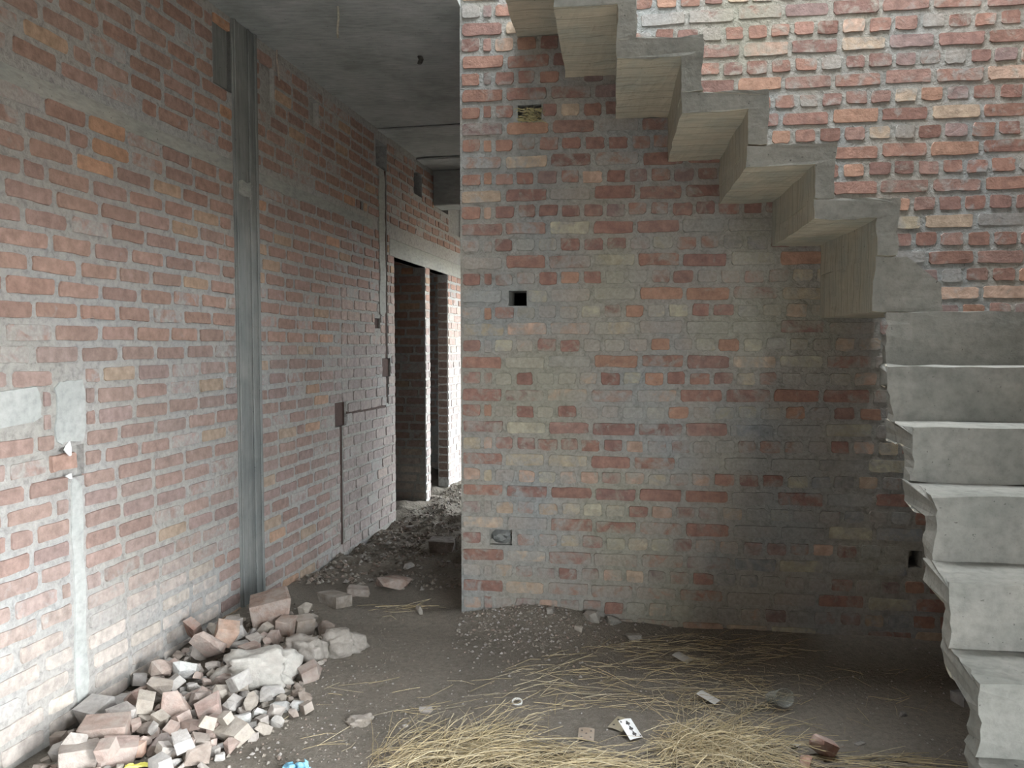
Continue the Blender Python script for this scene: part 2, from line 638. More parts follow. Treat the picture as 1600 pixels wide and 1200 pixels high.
# ------------------------------------------------------------------ floor
def floor_z(x, y):
    v = 0.012 * noise.noise(Vector((x * 1.3, y * 1.3, 0.3))) + 0.012 * noise.noise(Vector((x * 5, y * 5, 1.7))) + 0.006 * noise.noise(Vector((x * 17, y * 17, 4.1)))
    # lower, lumpy passage floor
    t = min(max((y - 4.6) / 1.2, 0), 1)
    v += t * (-0.06 + 0.05 * noise.noise(Vector((x * 4, y * 4, 9.0))) + 0.03 * noise.noise(Vector((x * 9, y * 9, 2.0))))
    # spoil heaped against the front wall
    P = MF.inverted() @ Vector((x, y, 0))
    d = -P.y
    if d > -0.1:
        v += 0.085 * math.exp(-((P.x - 0.42) / 0.34) ** 2) * math.exp(-(max(d, 0) / 0.22) ** 2)
        v += 0.02 * math.exp(-(max(d, 0) / 0.12) ** 2)
    # rubble bank along the side wall
    Q = ML.inverted() @ Vector((x, y, 0))
    d2 = -Q.y
    along = min(max((Q.x - 2.0) / 0.8, 0), 1) * min(max((4.75 - Q.x) / 0.6, 0), 1)
    v -= 0.065 * math.exp(-(max(d2, 0) / 0.45) ** 2) * min(max((3.9 - Q.x) / 0.6, 0), 1)
    v += 0.035 * along * math.exp(-(abs(d2 - 0.3) / (0.30 + 0.1 * noise.noise(Vector((y * 2, 0, 0))))) ** 2)
    return v


def build_floor():
    xs = np.concatenate([np.arange(-6, -2.2, 0.2), np.arange(-2.2, 3.2, 0.045), np.arange(3.2, 5, 0.3)])
    ys = np.concatenate([np.arange(-5.0, 2.0, 0.2), np.arange(2.0, 9.2, 0.045), np.arange(9.2, 12.5, 0.2)])
    V = [(x, y, floor_z(x, y)) for y in ys for x in xs]
    nx = len(xs)
    F = [(j * nx + i, j * nx + i + 1, (j + 1) * nx + i + 1, (j + 1) * nx + i) for j in range(len(ys) - 1) for i in range(nx - 1)]
    o = mesh_obj('floor', V, F, MAT_SOIL, smooth=True)
    tag(o, 'uneven grey-brown earth floor littered with dust and grit', 'floor', kind='structure')
    g = 60
    o = mesh_obj('ground', [(-g, -g, -0.3), (g, -g, -0.3), (g, g, -0.3), (-g, g, -0.3)], [(0, 1, 2, 3)], MAT_SOIL)
    tag(o, 'bare earth ground outside around the unfinished house', 'ground', kind='structure')


build_floor()
o = mesh_obj('bounce_slab_1', [(-2.2, -0.6, 0.02), (0.6, -0.6, 0.02), (0.6, 2.6, 0.02), (-1.86, 2.6, 0.02), (-2.2, -0.6, -0.1), (0.6, -0.6, -0.1), (0.6, 2.6, -0.1), (-1.86, 2.6, -0.1)],
             [(0, 1, 2, 3), (0, 4, 5, 1), (1, 5, 6, 2), (2, 6, 7, 3), (3, 7, 4, 0)], MAT_BOUNCE_SLAB)  # added slab outside the view, bounces neutral light onto the lower left wall
tag(o, 'pale concrete slab out of view, added to bounce light onto the left wall', 'floor', kind='structure')

# ------------------------------------------------------------------ left wall
D1 = (LW(617, 600)[0], LW(665, 600)[0])
D2 = (LW(672, 600)[0], LW(700, 600)[0])
DOOR_TOP = 2.31
groove_s = LW(603, 450)[0]
bx1 = LW(597, 560); bx2 = LW(610, 588)
bx3 = LW(523, 630); bx4 = LW(541, 664)
soc1 = LW(72, 703); soc2 = LW(132, 742)
recess1 = LW(331, 25); recess2 = LW(369, 150)
col_s = (LW(368, 500)[0], LW(404, 500)[0])
band_z = (2.475, 2.555)
lowg = LW(534, 770)[0]
L0, L1 = -4.9, 12.0
holes_L = [
    (D1[0], D1[1], -0.3, DOOR_TOP, None), (D2[0], D2[1], -0.3, DOOR_TOP, None),
    (groove_s - 0.028, groove_s + 0.028, bx1[1], 3.02, 0.05),
    (bx1[0], bx2[0], bx2[1], bx1[1], 0.06),
    (groove_s - 0.02, groove_s + 0.03, LW(603, 630)[1], bx2[1], 0.05),
    (bx3[0], bx4[0], bx4[1], bx3[1], 0.06),
    (lowg - 0.028, lowg + 0.028, 0.02, bx4[1], 0.05),
    (bx4[0], groove_s - 0.02, LW(570, 641)[1] - 0.02, LW(570, 641)[1] + 0.02, 0.03),
    (soc1[0], soc2[0], soc2[1], soc1[1], 0.035),
    (recess1[0], col_s[0], recess2[1], CEIL - 0.03, 0.05),
    (LW(587, 240)[0], LW(604, 240)[0], 3.02, 3.24, 0.11),
    (LW(646, 290)[0], LW(659, 290)[0], 2.98, 3.22, 0.11),
    (LW(677, 300)[0], LW(700, 300)[0], 2.97, 3.24, 0.11),
    (LW(700, 300)[0], LW(700, 300)[0] + 0.9, 2.79, 3.2, 0.11),
    (LW(405, 120)[0], LW(428, 120)[0], 2.96, 3.22, 0.03),
    (LW(484, 150)[0], LW(497, 150)[0], 3.0, 3.2, 0.04),
    (LW(585, 505)[0], LW(594, 505)[0], LW(589, 513)[1], LW(589, 497)[1], 0.06),
    (LW(562, 325)[0], LW(567, 325)[0], LW(565, 328)[1], LW(565, 314)[1], 0.06),
]
wall_left = wall_face('wall_left', ML, L0, L1, -0.3, CEIL, holes_L, MAT_MORTAR_L, 0.115)
tag(wall_left, 'long red brick wall receding down the left side to the passage doors', 'wall', kind='structure')

excl_L = [h[:4] for h in holes_L]
excl_L += [(col_s[0], col_s[1], -1, 9), (L0, L1, band_z[0], band_z[1]), (D1[0] - 0.12, L1, DOOR_TOP, DOOR_TOP + 0.16)]
p1 = LW(0, 598); p2 = LW(66, 662)
q1 = LW(82, 592); q2 = LW(134, 690)
c1 = LW(106, 744); c2 = LW(139, 1095)
r1 = LW(150, 60); r2 = LW(160, 70)
patches = [(p1[0] - 0.6, p2[0], p2[1], p1[1] - 0.02), (q1[0], q2[0], soc1[1] + 0.005, q1[1]), (c1[0], c2[0], c2[1], soc2[1] - 0.004)]
excl_L += patches
SPLIT = LW(533, 600)[0]
ZS = 1.533 + 0.0875 * 5
bricks_L = lay_courses(2.0, 10.2, 1.533 + 0.0875 / 2, 0.0875, -0.05, CEIL, 'stretcher', excl_L + [(SPLIT, 99, -1, ZS)], 0.06, 0.0125)
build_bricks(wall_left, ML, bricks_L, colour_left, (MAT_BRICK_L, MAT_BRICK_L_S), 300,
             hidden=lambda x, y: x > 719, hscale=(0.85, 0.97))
bricks_L3 = lay_courses(SPLIT, 10.2, 1.533 + 0.0875 / 2, 0.0875, -0.05, ZS, 'stretcher', excl_L, 0.1, 0.006)
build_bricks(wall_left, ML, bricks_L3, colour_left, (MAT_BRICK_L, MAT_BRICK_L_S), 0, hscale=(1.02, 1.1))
bricks_L2 = lay_courses(L0, 2.0, 1.533 + 0.0875 / 2, 0.0875, -0.05, CEIL, 'stretcher', excl_L, 0.06, 0.0125)
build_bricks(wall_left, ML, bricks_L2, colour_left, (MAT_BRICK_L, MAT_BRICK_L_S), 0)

# concrete column cast into the wall: shaft with raised shuttering edges
colm = box('column', (col_s[0], -0.012, -0.1), (col_s[1], 0.05, CEIL), MAT_COLUMN, wall_left, bev=0.004)
colm['label'] = 'dark grey cast concrete column in the brick wall'
for f, w in ((0.06, 0.018), (0.62, 0.012), (0.93, 0.022)):
    s = col_s[0] + f * (col_s[1] - col_s[0])
    box('shuttering_ridge', (s - w / 2, -0.022, -0.05), (s + w / 2, -0.0121, CEIL - 0.002), MAT_COLUMN, colm, bev=0.003)
plate('column_patch', ML, col_s[0] + 0.03, col_s[1] - 0.08, LW(385, 312)[1], LW(385, 285)[1], MAT_BAND, wall_left, 0.022, 0.0, 0.02, 0.012, 5)
rec = box('beam_seat', (recess1[0] + 0.01, 0.02, recess2[1] + 0.01), (col_s[0] - 0.002, 0.048, CEIL - 0.035), MAT_COLUMN, wall_left, bev=0.006)
bb = mesh_obj('brick', None, None, None, wall_left, Matrix.Translation((LW(349, 28)[0], 0.02, LW(349, 28)[1] - 0.02)) @ Matrix.Diagonal((0.7, 2.5, 0.8, 1)), mesh=brick_mesh('s', 3, MAT_BRICK_L))
bb.color = (0.45, 0.27, 0.18, 0.2)
# cement bands, lintel and patches
for a, b, i in ((L0, col_s[0] - 0.003, 1), (col_s[1] + 0.003, D1[0] - 0.5, 2)):
    o = plate('concrete_band', ML, a, b, band_z[0], band_z[1], MAT_BAND, wall_left, 0.004, 0.02, 0.004, 0.005, i, 40, 0)
    o['label'] = 'thin grey cement band running along the brick wall'
o = box('lintel', (D1[0] - 0.12, -0.006, DOOR_TOP), (L1, 0.112, DOOR_TOP + 0.155), MAT_BAND, wall_left, bev=0.006)
o['label'] = 'grey concrete lintel over the two doorways'
for i, (a, b, c, d) in enumerate(patches):
    o = plate('cement_patch', ML, a + 0.004, b - 0.004, c + 0.004, d - 0.004, MAT_CEMENT, wall_left, 0.006, 0.02, 0.02, 0.008, 20 + i, 3, 8 if i == 2 else 3)
    o['label'] = ['smooth grey cement smear', 'smooth grey cement smear above the socket hole', 'pale cement strip filling a cable chase'][i]
o = mesh_obj('brick', None, None, None, wall_left, Matrix.Translation(((soc1[0] + soc2[0]) / 2 + 0.02, 0.03, (soc1[1] + soc2[1]) / 2)) @ Matrix.Diagonal((0.62, 1.2, 1.0, 1)), mesh=brick_mesh('s', 2, MAT_BRICK_L))
o.color = (0.38, 0.255, 0.21, 0.12)

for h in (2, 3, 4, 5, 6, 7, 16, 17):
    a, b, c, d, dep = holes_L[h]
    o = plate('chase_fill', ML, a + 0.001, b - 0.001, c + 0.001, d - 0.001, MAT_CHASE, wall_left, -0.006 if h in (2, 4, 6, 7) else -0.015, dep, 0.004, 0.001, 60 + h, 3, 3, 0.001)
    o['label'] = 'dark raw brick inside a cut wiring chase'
o = plate('cement_patch', ML, groove_s - 0.17, groove_s - 0.034, 1.78, 3.0, MAT_BAND, wall_left, 0.012, 0.02, 0.02, 0.012, 77, 2, 12)

# side rooms behind the doors
SR = [(D1[1] + 0.001, D2[0] - 0.001)]
def side_wall(name, s, length, label, flip=False):
    # wall leaving the left wall at right angles, its face looking back to the camera
    o = world_of(ML, s, -0.115, 0)
    d = ML.col[1].to_3d()
    base = o + d * length
    return frame(base, -d), length
Mp, Lp = side_wall('p', D1[1], 3.0, '')
hole_p = [(Lp - 0.42, Lp - 0.34, 1.5, 1.62, 0.05)]
wall_p = wall_face('wall_partition', Mp, 0, Lp, -0.3, CEIL, hole_p, MAT_MORTAR_L, D2[0] - D1[1])
tag(wall_p, 'unlit brick partition seen through the first passage doorway', 'wall', kind='structure')
build_bricks(wall_p, Mp, lay_courses(1.2, Lp + 0.11, 1.533 + 0.0875 / 2, 0.0875, -0.05, CEIL, 'stretcher', [h[:4] for h in hole_p] + [(Lp, 9, DOOR_TOP - 0.03, 9)]), colour_left, (MAT_BRICK_L, MAT_BRICK_L_S), 130,
             hidden=lambda x, y: not (612 < x < 668 and 395 < y < 800))
Mp2, Lp2 = side_wall('p', D2[1] + 1.2, 3.0, '')
wall_p2 = wall_face('wall_bathroom', Mp2, 0, Lp2, -0.3, CEIL, [], MAT_MORTAR_L, 0.115)
tag(wall_p2, 'dark brick wall inside the second, narrower doorway', 'wall', kind='structure')
build_bricks(wall_p2, Mp2, lay_courses(1.2, Lp2, 1.533 + 0.0875 / 2, 0.0875, -0.05, CEIL, 'stretcher', []), colour_left, (MAT_BRICK_L, MAT_BRICK_L_S), 0)
R = random.Random(4)
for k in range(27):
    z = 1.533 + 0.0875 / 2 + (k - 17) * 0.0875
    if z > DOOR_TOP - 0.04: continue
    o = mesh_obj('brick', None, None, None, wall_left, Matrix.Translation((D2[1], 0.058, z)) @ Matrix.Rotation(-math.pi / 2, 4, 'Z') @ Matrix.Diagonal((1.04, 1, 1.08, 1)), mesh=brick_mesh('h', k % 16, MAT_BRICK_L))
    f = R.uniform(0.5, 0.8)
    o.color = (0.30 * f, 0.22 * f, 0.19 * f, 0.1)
# enclosing shell of the side rooms
def shell(name, pts, z0, z1, mat, label):
    V = []; F = []
    for a, b in zip(pts[:-1], pts[1:]):
        i = len(V)
        V += [(a[0], a[1], z0), (b[0], b[1], z0), (b[0], b[1], z1), (a[0], a[1], z1)]
        F.append((i, i + 1, i + 2, i + 3))
    o = mesh_obj(name, V, F, mat)
    tag(o, label, 'wall', kind='structure')
A = world_of(ML, 3.9, -0.115, 0); B = world_of(ML, 3.9, -3.1, 0); C_ = world_of(ML, 11, -3.1, 0); D_ = world_of(ML, 11, -0.115, 0)
shell('wall_side_rooms', [A, B, C_, D_], -0.3, CEIL, MAT_MORTAR_L, 'outer walls closing the dark rooms off the passage')

# ------------------------------------------------------------------ front wall
F1 = 2.95
hF1 = FW(795, 478); hF2 = FW(823, 454)
hS1 = FW(809, 190); hS2 = FW(846, 163)
hD1 = FW(1419, 887); hD2 = FW(1441, 861)
hB1 = FW(765, 851); hB2 = FW(800, 828)
holes_F = [(hF1[0], hF2[0], hF1[1], hF2[1], None), (hS1[0], hS2[0], hS1[1], hS2[1], 0.09), (hD1[0], hD2[0], hD1[1], hD2[1], 0.14), (hB1[0], hB2[0], hB1[1], hB2[1], 0.03)]
FWALL_T = 0.24
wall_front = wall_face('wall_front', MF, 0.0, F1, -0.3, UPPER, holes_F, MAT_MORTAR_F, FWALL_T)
tag(wall_front, 'mortar-smeared red brick wall behind the staircase', 'wall', kind='structure')
W_ST = 0.85
def hidden_by_stair(x, y):
    return (x > 1395 and y > 485) or (x > 1530)
bricks_F = lay_courses(0.0, F1, 3.0356, 0.0888, -0.05, UPPER, 'english', [h[:4] for h in holes_F])
vis = [b for b in bricks_F if b[2] < 3.5]
build_bricks(wall_front, MF, vis, colour_front, (MAT_BRICK_F, MAT_BRICK_F_S), 300, hidden_by_stair, 0.004)
build_bricks(wall_front, MF, [b for b in bricks_F if b[2] >= 3.5], colour_front, (MAT_BRICK_F, MAT_BRICK_F_S), 0)
# stone wedged into the low putlog hole
o = plate('plug_stone', MF, hB1[0] + 0.006, hB2[0] - 0.006, hB1[1] + 0.005, hB2[1] - 0.005, MAT_COLUMN, wall_front, 0.004, 0.03, 0.02, 0.004, 33, 2, 2, 0.02)
o['label'] = 'dark grey stone plugging a putlog hole'

# passage side of the front wall, and the passage's right wall with its wide opening to daylight
OP0, OP1 = 2.0, 5.2
end = world_of(MF, 0.0, -FWALL_T, 0)
MC = frame(world_of(ML, 12.0, 0, 0) + (Vector((-0.28, 4.2, 0)) - world_of(ML, 4.283, 0, 0)), (-0.2, -1))
# local s runs towards the camera; the wall stops at the front wall
len_c = (MC.inverted() @ Vector((end.x, end.y, 0))).x
op_a, op_b = len_c - 6.2, len_c - 3.35
wall_c = wall_face('wall_passage', MC, 0, len_c, -0.3, CEIL, [(op_a, op_b, -0.3, 2.45, None)], MAT_MORTAR_L, 0.2)
tag(wall_c, 'brick wall on the right of the passage with a wide opening to daylight', 'wall', kind='structure')
build_bricks(wall_c, MC, lay_courses(0, len_c, 1.533, 0.0875, 0, CEIL, 'stretcher', [(op_a, op_b, -1, 2.35)]), colour_left, (MAT_BRICK_L, MAT_BRICK_L_S), 0)
pc = world_of(MC, (op_a + op_b) / 2, -0.1, 1.0)
portal('passage_opening_sky', pc, -MC.col[1].to_3d(), op_b - op_a, 2.6)
nb = box('sun_block_wall', (0, 0, -0.3), (0.23, 5.6, 4.6), MAT_MORTAR_L, None, Matrix.Translation((4.6, 2.9, 0)))  # unseen wall, added to block direct sun at the passage opening
tag(nb, 'tall unseen wall added outside to keep the sun out of the passage', 'wall', kind='structure')
Pe0 = world_of(ML, 12.0, 0, 0); Pe1 = world_of(MC, 0, 0, 0)
shell('wall_passage_end', [Pe0, Pe1], -0.3, CEIL, MAT_MORTAR_L, 'brick wall closing the far end of the passage')

k1 = world_of(MC, op_b + 0.02, -0.2, 0); k2 = world_of(MC, op_b + 0.02, -3.2, 0); k3 = world_of(MF, F1, -0.24, 0)
shell('wall_store_room', [k1, k2, k3], -0.3, CEIL, MAT_MORTAR_L, 'walls closing the dark room behind the front wall')

# ------------------------------------------------------------------ right and back walls (behind and beside the camera)
dR = Vector((-KF, -1, 0)).normalized()
RO = Vector((2.15 + KF * 4.4, 4.4, 0))
MR = frame(RO, dR)
def sR(y): return (4.4 - y) / -dR.y
R_SIDE = (sR(0.55), sR(-0.75), 0.35, 2.2, None)
R_OPEN = (sR(-1.5), sR(-4.25), -0.3, 2.35, None)
LR = sR(-4.6)
wall_right = wall_face('wall_right', MR, 0, LR, -0.3, UPPER, [R_OPEN, R_SIDE], MAT_MORTAR_F, 0.23)
tag(wall_right, 'brick wall on the right with a doorway and a window open to daylight', 'wall', kind='structure')
build_bricks(wall_right, MR, lay_courses(0, LR, 3.0356, 0.0888, 0, UPPER, 'stretcher', [R_OPEN[:4], R_SIDE[:4]]), colour_left, (MAT_BRICK_L, MAT_BRICK_L_S), 0)
for h, nm in ((R_OPEN, 'doorway_sky'), (R_SIDE, 'side_window_sky')):
    portal(nm, world_of(MR, (h[0] + h[1]) / 2, -0.12, (max(h[2], -0.1) + h[3]) / 2), -MR.col[1].to_3d(), h[1] - h[0], h[3] - max(h[2], -0.1))
BL = world_of(ML, -4.7, 0, 0); BR = world_of(MR, LR, 0, 0)
MB = frame(BR, BL - BR)
LB = (BL - BR).length
wall_back = wall_face('wall_back', MB, 0, LB, -0.3, CEIL, [], MAT_MORTAR_L, 0.23)
tag(wall_back, 'plain brick wall behind the viewer', 'wall', kind='structure')
build_bricks(wall_back, MB, lay_courses(0, LB, 1.533, 0.0875, 0, CEIL, 'stretcher', []), colour_left, (MAT_BRICK_L, MAT_BRICK_L_S), 0)

# ------------------------------------------------------------------ ceiling and stairwell
def prism(name, pts, z0, z1, mat, parent=None):
    n = len(pts)
    V = [(p[0], p[1], z0) for p in pts] + [(p[0], p[1], z1) for p in pts]
    F = [tuple(range(n)), tuple(range(2 * n - 1, n - 1, -1))] + [(i, (i + 1) % n, n + (i + 1) % n, n + i) for i in range(n)]
    o = mesh_obj(name, V, F, mat, parent)
    fix_normals(o.data)
    return o


well_n = 1.35                         # stairwell reaches this far out from the front wall
fb0 = world_of(MF, 0.004, -0.12, 0); fb1 = world_of(MF, F1 + 0.4, -0.12, 0)
e0 = world_of(MF, 0.004, 0, 0); e1 = world_of(MF, 0.004, well_n, 0); e2 = world_of(MF, F1, well_n, 0)
backL = world_of(ML, -4.9, -0.12, 0); backR = world_of(MR, LR, -0.2, 0)
endL = world_of(ML, 12.0, -3.2, 0)
ceil = prism('ceiling', [(backL.x, backL.y), (backR.x, backR.y), (e2.x + 0.2, e2.y), (e1.x, e1.y), (e0.x, e0.y), (fb0.x, fb0.y), (fb1.x, fb1.y), (4.6, 12.2), (-4.5, 12.2), (-5.4, 0), (backL.x - 0.5, backL.y)],
             CEIL, CEIL + 0.14, MAT_CEIL)
tag(ceil, 'grey cast concrete ceiling with shuttering seams over the passage', 'ceiling', kind='structure')
def ceil_strip(name, a, b, w, drop, mat=MAT_CEIL):
    A = hit(*a, (0, 0, CEIL), (0, 0, 1)); B = hit(*b, (0, 0, CEIL), (0, 0, 1))
    d = (B - A); L = d.length
    M = frame(A, d)
    return box(name, (0, -w / 2, CEIL - drop), (L, w / 2, CEIL - 0.0005), mat, ceil, M, bev=min(drop, w) * 0.2)
ceil_strip('shuttering_seam', (530, 35), (690, 222), 0.03, 0.014, MAT_COLUMN)
ceil_strip('shuttering_seam', (592, 10), (720, 165), 0.03, 0.012, MAT_COLUMN)
ceil_strip('shuttering_seam', (400, 46), (720, 38), 0.022, 0.008, MAT_COLUMN)
ceil_strip('shuttering_seam', (500, 130), (720, 122), 0.022, 0.008, MAT_COLUMN)
# beams crossing the passage
for s, w, drop in ((LW(590, 215)[0] - 0.02, 0.24, 0.02), (LW(652, 270)[0] - 0.05, 0.24, 0.025), (LW(676, 300)[0], 0.3, 0.36)):
    a = world_of(ML, s, 0.0, 0); b = world_of(MC, len_c, 0, 0)
    M = frame(world_of(ML, s, 0.002, 0), -ML.col[1].to_3d())
    o = box('beam', (0, 0, CEIL - drop), (1.27, w, CEIL - 0.001), MAT_CEIL, ceil, M, bev=0.01)
    o['label'] = 'rough concrete beam crossing the passage'

# upper storey round the stairwell
u0 = world_of(MF, -0.05, 0, 0); u1 = world_of(MF, -0.05, well_n + 0.05, 0); u2 = world_of(MF, F1 + 0.2, well_n + 0.05, 0)
shell('wall_stairwell', [u0, u1, u2], CEIL + 0.14, UPPER, MAT_MORTAR_F, 'upper walls round the stair opening above')
portal('stairwell_sky', world_of(MF, F1 / 2, 0.68, UPPER + 0.02), (0, 0, -1), 3.2, 1.5)


# ------------------------------------------------------------------ staircase
stair = bpy.data.objects.new('concrete_staircase', None)
stair.matrix_basis = MF
col.objects.link(stair)
tag(stair, 'bare folded-slab concrete staircase turning left up along the brick wall', 'staircase')
TH = 0.082


def densify(poly, step):
    out = []
    for a, b in zip(poly, poly[1:] + poly[:1]):
        n = max(1, int(math.hypot(b[0] - a[0], b[1] - a[1]) / step))
        for i in range(n):
            t = i / n
            out.append((a[0] + (b[0] - a[0]) * t, a[1] + (b[1] - a[1]) * t))
    return out


def folded_plate(name, poly, e0, e1, axis, ragged, rough, seed, left=None):
    """poly in (run, z); extruded from e0 (built-in end) to e1 (free, ragged end).
    axis 'n': run is s, extrusion goes out from the wall; axis 's': run is n, extrusion goes along s."""
    pts = densify(poly, 0.022)
    n = len(pts)
    segs = max(2, int(abs(e1 - e0) / 0.09))
    es = [e0 + (e1 - e0) * k / segs for k in range(segs + 1)]
    bm = bmesh.new()
    rings = []
    for k, e in enumerate(es):
        ring = []
        last = k == segs
        for (r, z) in pts:
            ee = e
            v = Vector((r, e, z)) * 1.0
            dr = rough * noise.noise(Vector((r * 9 + seed, e * 9, z * 9))) + 0.5 * rough * noise.noise(Vector((r * 28, e * 28 + seed, z * 28)))
            dz = rough * noise.noise(Vector((r * 9, e * 9 + 7.3 + seed, z * 9))) + 0.5 * rough * noise.noise(Vector((r * 28 + 3, e * 28, z * 28 + seed)))
            if left is not None:
                ee = e0 + (left(r) - e0) * k / segs
            if last:
                ee = ee + ragged * (noise.noise(Vector((r * 13 + seed * 3.1, 2.2, z * 13))) + 0.6 * noise.noise(Vector((r * 40, seed, z * 40))))
                dr *= 1.9; dz *= 1.9
            co = (r + dr, -ee, z + dz) if axis == 'n' else (ee, -(r + dr), z + dz)
            ring.append(bm.verts.new(co))
        rings.append(ring)
    for k in range(segs):
        for i in range(n):
            j = (i + 1) % n
            bm.faces.new((rings[k][i], rings[k][j], rings[k + 1][j], rings[k + 1][i]))
    for ring in (rings[0], rings[-1]):
        for t in tessellate_polygon([[Vector((r, z, 0)) for r, z in pts]]):
            try: bm.faces.new([ring[a] for a in t])
            except ValueError: pass
    bmesh.ops.recalc_face_normals(bm, faces=bm.faces[:])
    bm.normal_update()
    for f in bm.faces:
        if f.normal.z < -0.6: f.material_index = 1
        elif axis == 'n' and f.normal.x < -0.6: f.material_index = 2
        f.smooth = False
    me = bpy.data.meshes.new(name)
    bm.to_mesh(me); bm.free()
    for x in (MAT_STAIR, MAT_SOFFIT, MAT_BACK): me.materials.append(x)
    return mesh_obj(name, None, None, None, stair, mesh=me)


# upper flight, climbing left along the wall
r_px = [(1475, 450), (1405, 350), (1307, 265), (1201, 180), (1098, 95), (995, 20)]
sr = [FW(x, y, W_ST)[0] for x, y in r_px]
sr += [sr[-1] - 0.262, sr[-1] - 0.524, sr[-1] - 0.786]
tz = [FW(1405, 486, W_ST)[1], FW(1420, 400, W_ST)[1]] + [FW(x, y, W_ST)[1] for x, y in ((1370, 309), (1260, 225), (1150, 141), (1045, 57))]
dz_ = (tz[5] - tz[2]) / 3
tz += [tz[5] + dz_, tz[5] + 2 * dz_, tz[5] + 3 * dz_]
for k in range(1, 8):
    tread_l = sr[k] - TH
    poly = [(tread_l, tz[k] - TH), (sr[k - 1] - TH, tz[k] - TH), (sr[k - 1] - TH, tz[k - 1] + 0.001), (sr[k - 1], tz[k - 1] + 0.001), (sr[k - 1], tz[k]), (tread_l, tz[k])]
    out = W_ST
    if k == 1:      # solid winder block with a slumped edge
        poly = [(sr[1] - TH, tz[0] + 0.001), (sr[0] + 0.01, tz[0] + 0.001), (sr[0] - 0.005, tz[1] - 0.11), (sr[0] - 0.06, tz[1] - 0.05), (sr[1] + 0.04, tz[1]), (sr[1] - TH, tz[1])]
        out = W_ST - 0.03
    o = folded_plate('step', poly, 0.0, out, 'n', 0.003, 0.006, 3.3 * k)

# landing at the turn, and the lower flight coming towards the camera
T = 0.23
edge_px = [(1388, 520), (1391, 620), (1425, 715), (1460, 830), (1490, 960), (1530, 1120)]
nose_px = [(1500, 487), (1500, 573), (1500, 668), (1520, 776), (1550, 914), (1580, 1068)]
n_r = [W_ST + T * i for i in range(9)]
s_left = [FW(x, y, n_r[i])[0] for i, (x, y) in enumerate(edge_px)]
s_left += [s_left[-1] - 0.02, s_left[-1] - 0.04, s_left[-1] - 0.05]
hz = [FW(x, y, n_r[i])[1] for i, (x, y) in enumerate(nose_px)]
dh = (hz[0] - hz[5]) / 5
hz += [hz[5] - dh * (i + 1) for i in range(3)]
S_END = 2.80
def s_edge(n): return float(np.interp(n + 0.02, n_r, s_left))
landing = folded_plate('landing', [(0.0, hz[0] - TH - 0.02), (W_ST - TH, hz[0] - TH - 0.02), (W_ST - TH, hz[1]), (W_ST, hz[1]), (W_ST, hz[0]), (0.0, hz[0])], S_END, s_left[0], 's', 0.014, 0.006, 51.0, lambda n: s_edge(n) if n >= W_ST - TH else s_left[0] + (W_ST - n) * 0.5)
for i in range(1, 9):
    low = hz[i + 1] if i < 8 else -0.1
    poly = [(n_r[i - 1] - TH, hz[i] - TH), (n_r[i] - TH, hz[i] - TH), (n_r[i] - TH, low), (n_r[i], low), (n_r[i], hz[i] - 0.001), (n_r[i - 1] - TH, hz[i] - 0.001)]
    if low < -0.05: low = -0.05
    folded_plate('step', poly, S_END, s_left[i], 's', 0.016, 0.007, 61.0 + i * 2.7, s_edge)


def lump(name, size, mat, seed, sub=3, rough=0.2, parent=None):
    bm = bmesh.new()
    bmesh.ops.create_icosphere(bm, subdivisions=sub, radius=1)
    for v in bm.verts:
        p = v.co.copy()
        d = 1 + rough * noise.noise(p * 1.3 + Vector((seed, 0, 0))) + rough * 0.5 * noise.noise(p * 3.1 + Vector((0, seed, 0))) + rough * 0.25 * noise.noise(p * 8 + Vector((0, 0, seed)))
        # blocky, flattened base
        q = Vector([math.copysign(abs(c) ** 0.75, c) for c in p]) * d
        v.co = Vector((q.x * size[0] / 2, q.y * size[1] / 2, max(q.z, -0.75) * size[2] / 2))
    me = bpy.data.meshes.new(name); bm.to_mesh(me); bm.free()
    me.materials.append(mat)
    me.polygons.foreach_set('use_smooth', [True] * len(me.polygons))
    return mesh_obj(name, None, None, None, parent, mesh=me)


# ------------------------------------------------------------------ rubble
HULLS = {}
def hull_mesh(kind, seed):
    key = (kind, seed)
    if key in HULLS: return HULLS[key]
    R = random.Random(seed * 7 + (0 if kind == 'bat' else 1000))
    bm = bmesh.new()
    if kind == 'bat':            # broken brick: square arrises with one snapped end
        for sx in (-1, 1):
            for sy in (-1, 1):
                for sz in (-1, 1):
                    c = Vector((sx * 0.5, sy * 0.5, sz * 0.5))
                    if sx > 0: c.x -= R.uniform(0, 0.35)
                    for k in range(2):
                        bm.verts.new(c + Vector([R.uniform(-0.06, 0.06) for _ in range(3)]) - c * R.uniform(0, 0.12))
    else:
        for i in range(18):
            v = Vector([R.gauss(0, 1) for _ in range(3)]).normalized()
            v = Vector([math.copysign(abs(a) ** 0.6, a) for a in v])
            bm.verts.new(v * 0.5 * R.uniform(0.75, 1.0))
    r = bmesh.ops.convex_hull(bm, input=bm.verts[:])
    for v in list({g for g in r['geom_interior'] if isinstance(g, bmesh.types.BMVert)}):
        if v.is_valid: bm.verts.remove(v)
    for v in [v for v in bm.verts if not v.link_faces]: bm.verts.remove(v)
    me = bpy.data.meshes.new('rubble'); bm.to_mesh(me); bm.free()
    me.materials.append(MAT_RUBBLE)
    HULLS[key] = me
    return me


PINK = (0.40, 0.315, 0.28); REDB = (0.33, 0.21, 0.175); ORNG = (0.46, 0.32, 0.25); TAN = (0.38, 0.345, 0.30); GRY = (0.39, 0.38, 0.365); WHT = (0.5, 0.51, 0.505); DRK = (0.29, 0.245, 0.215)


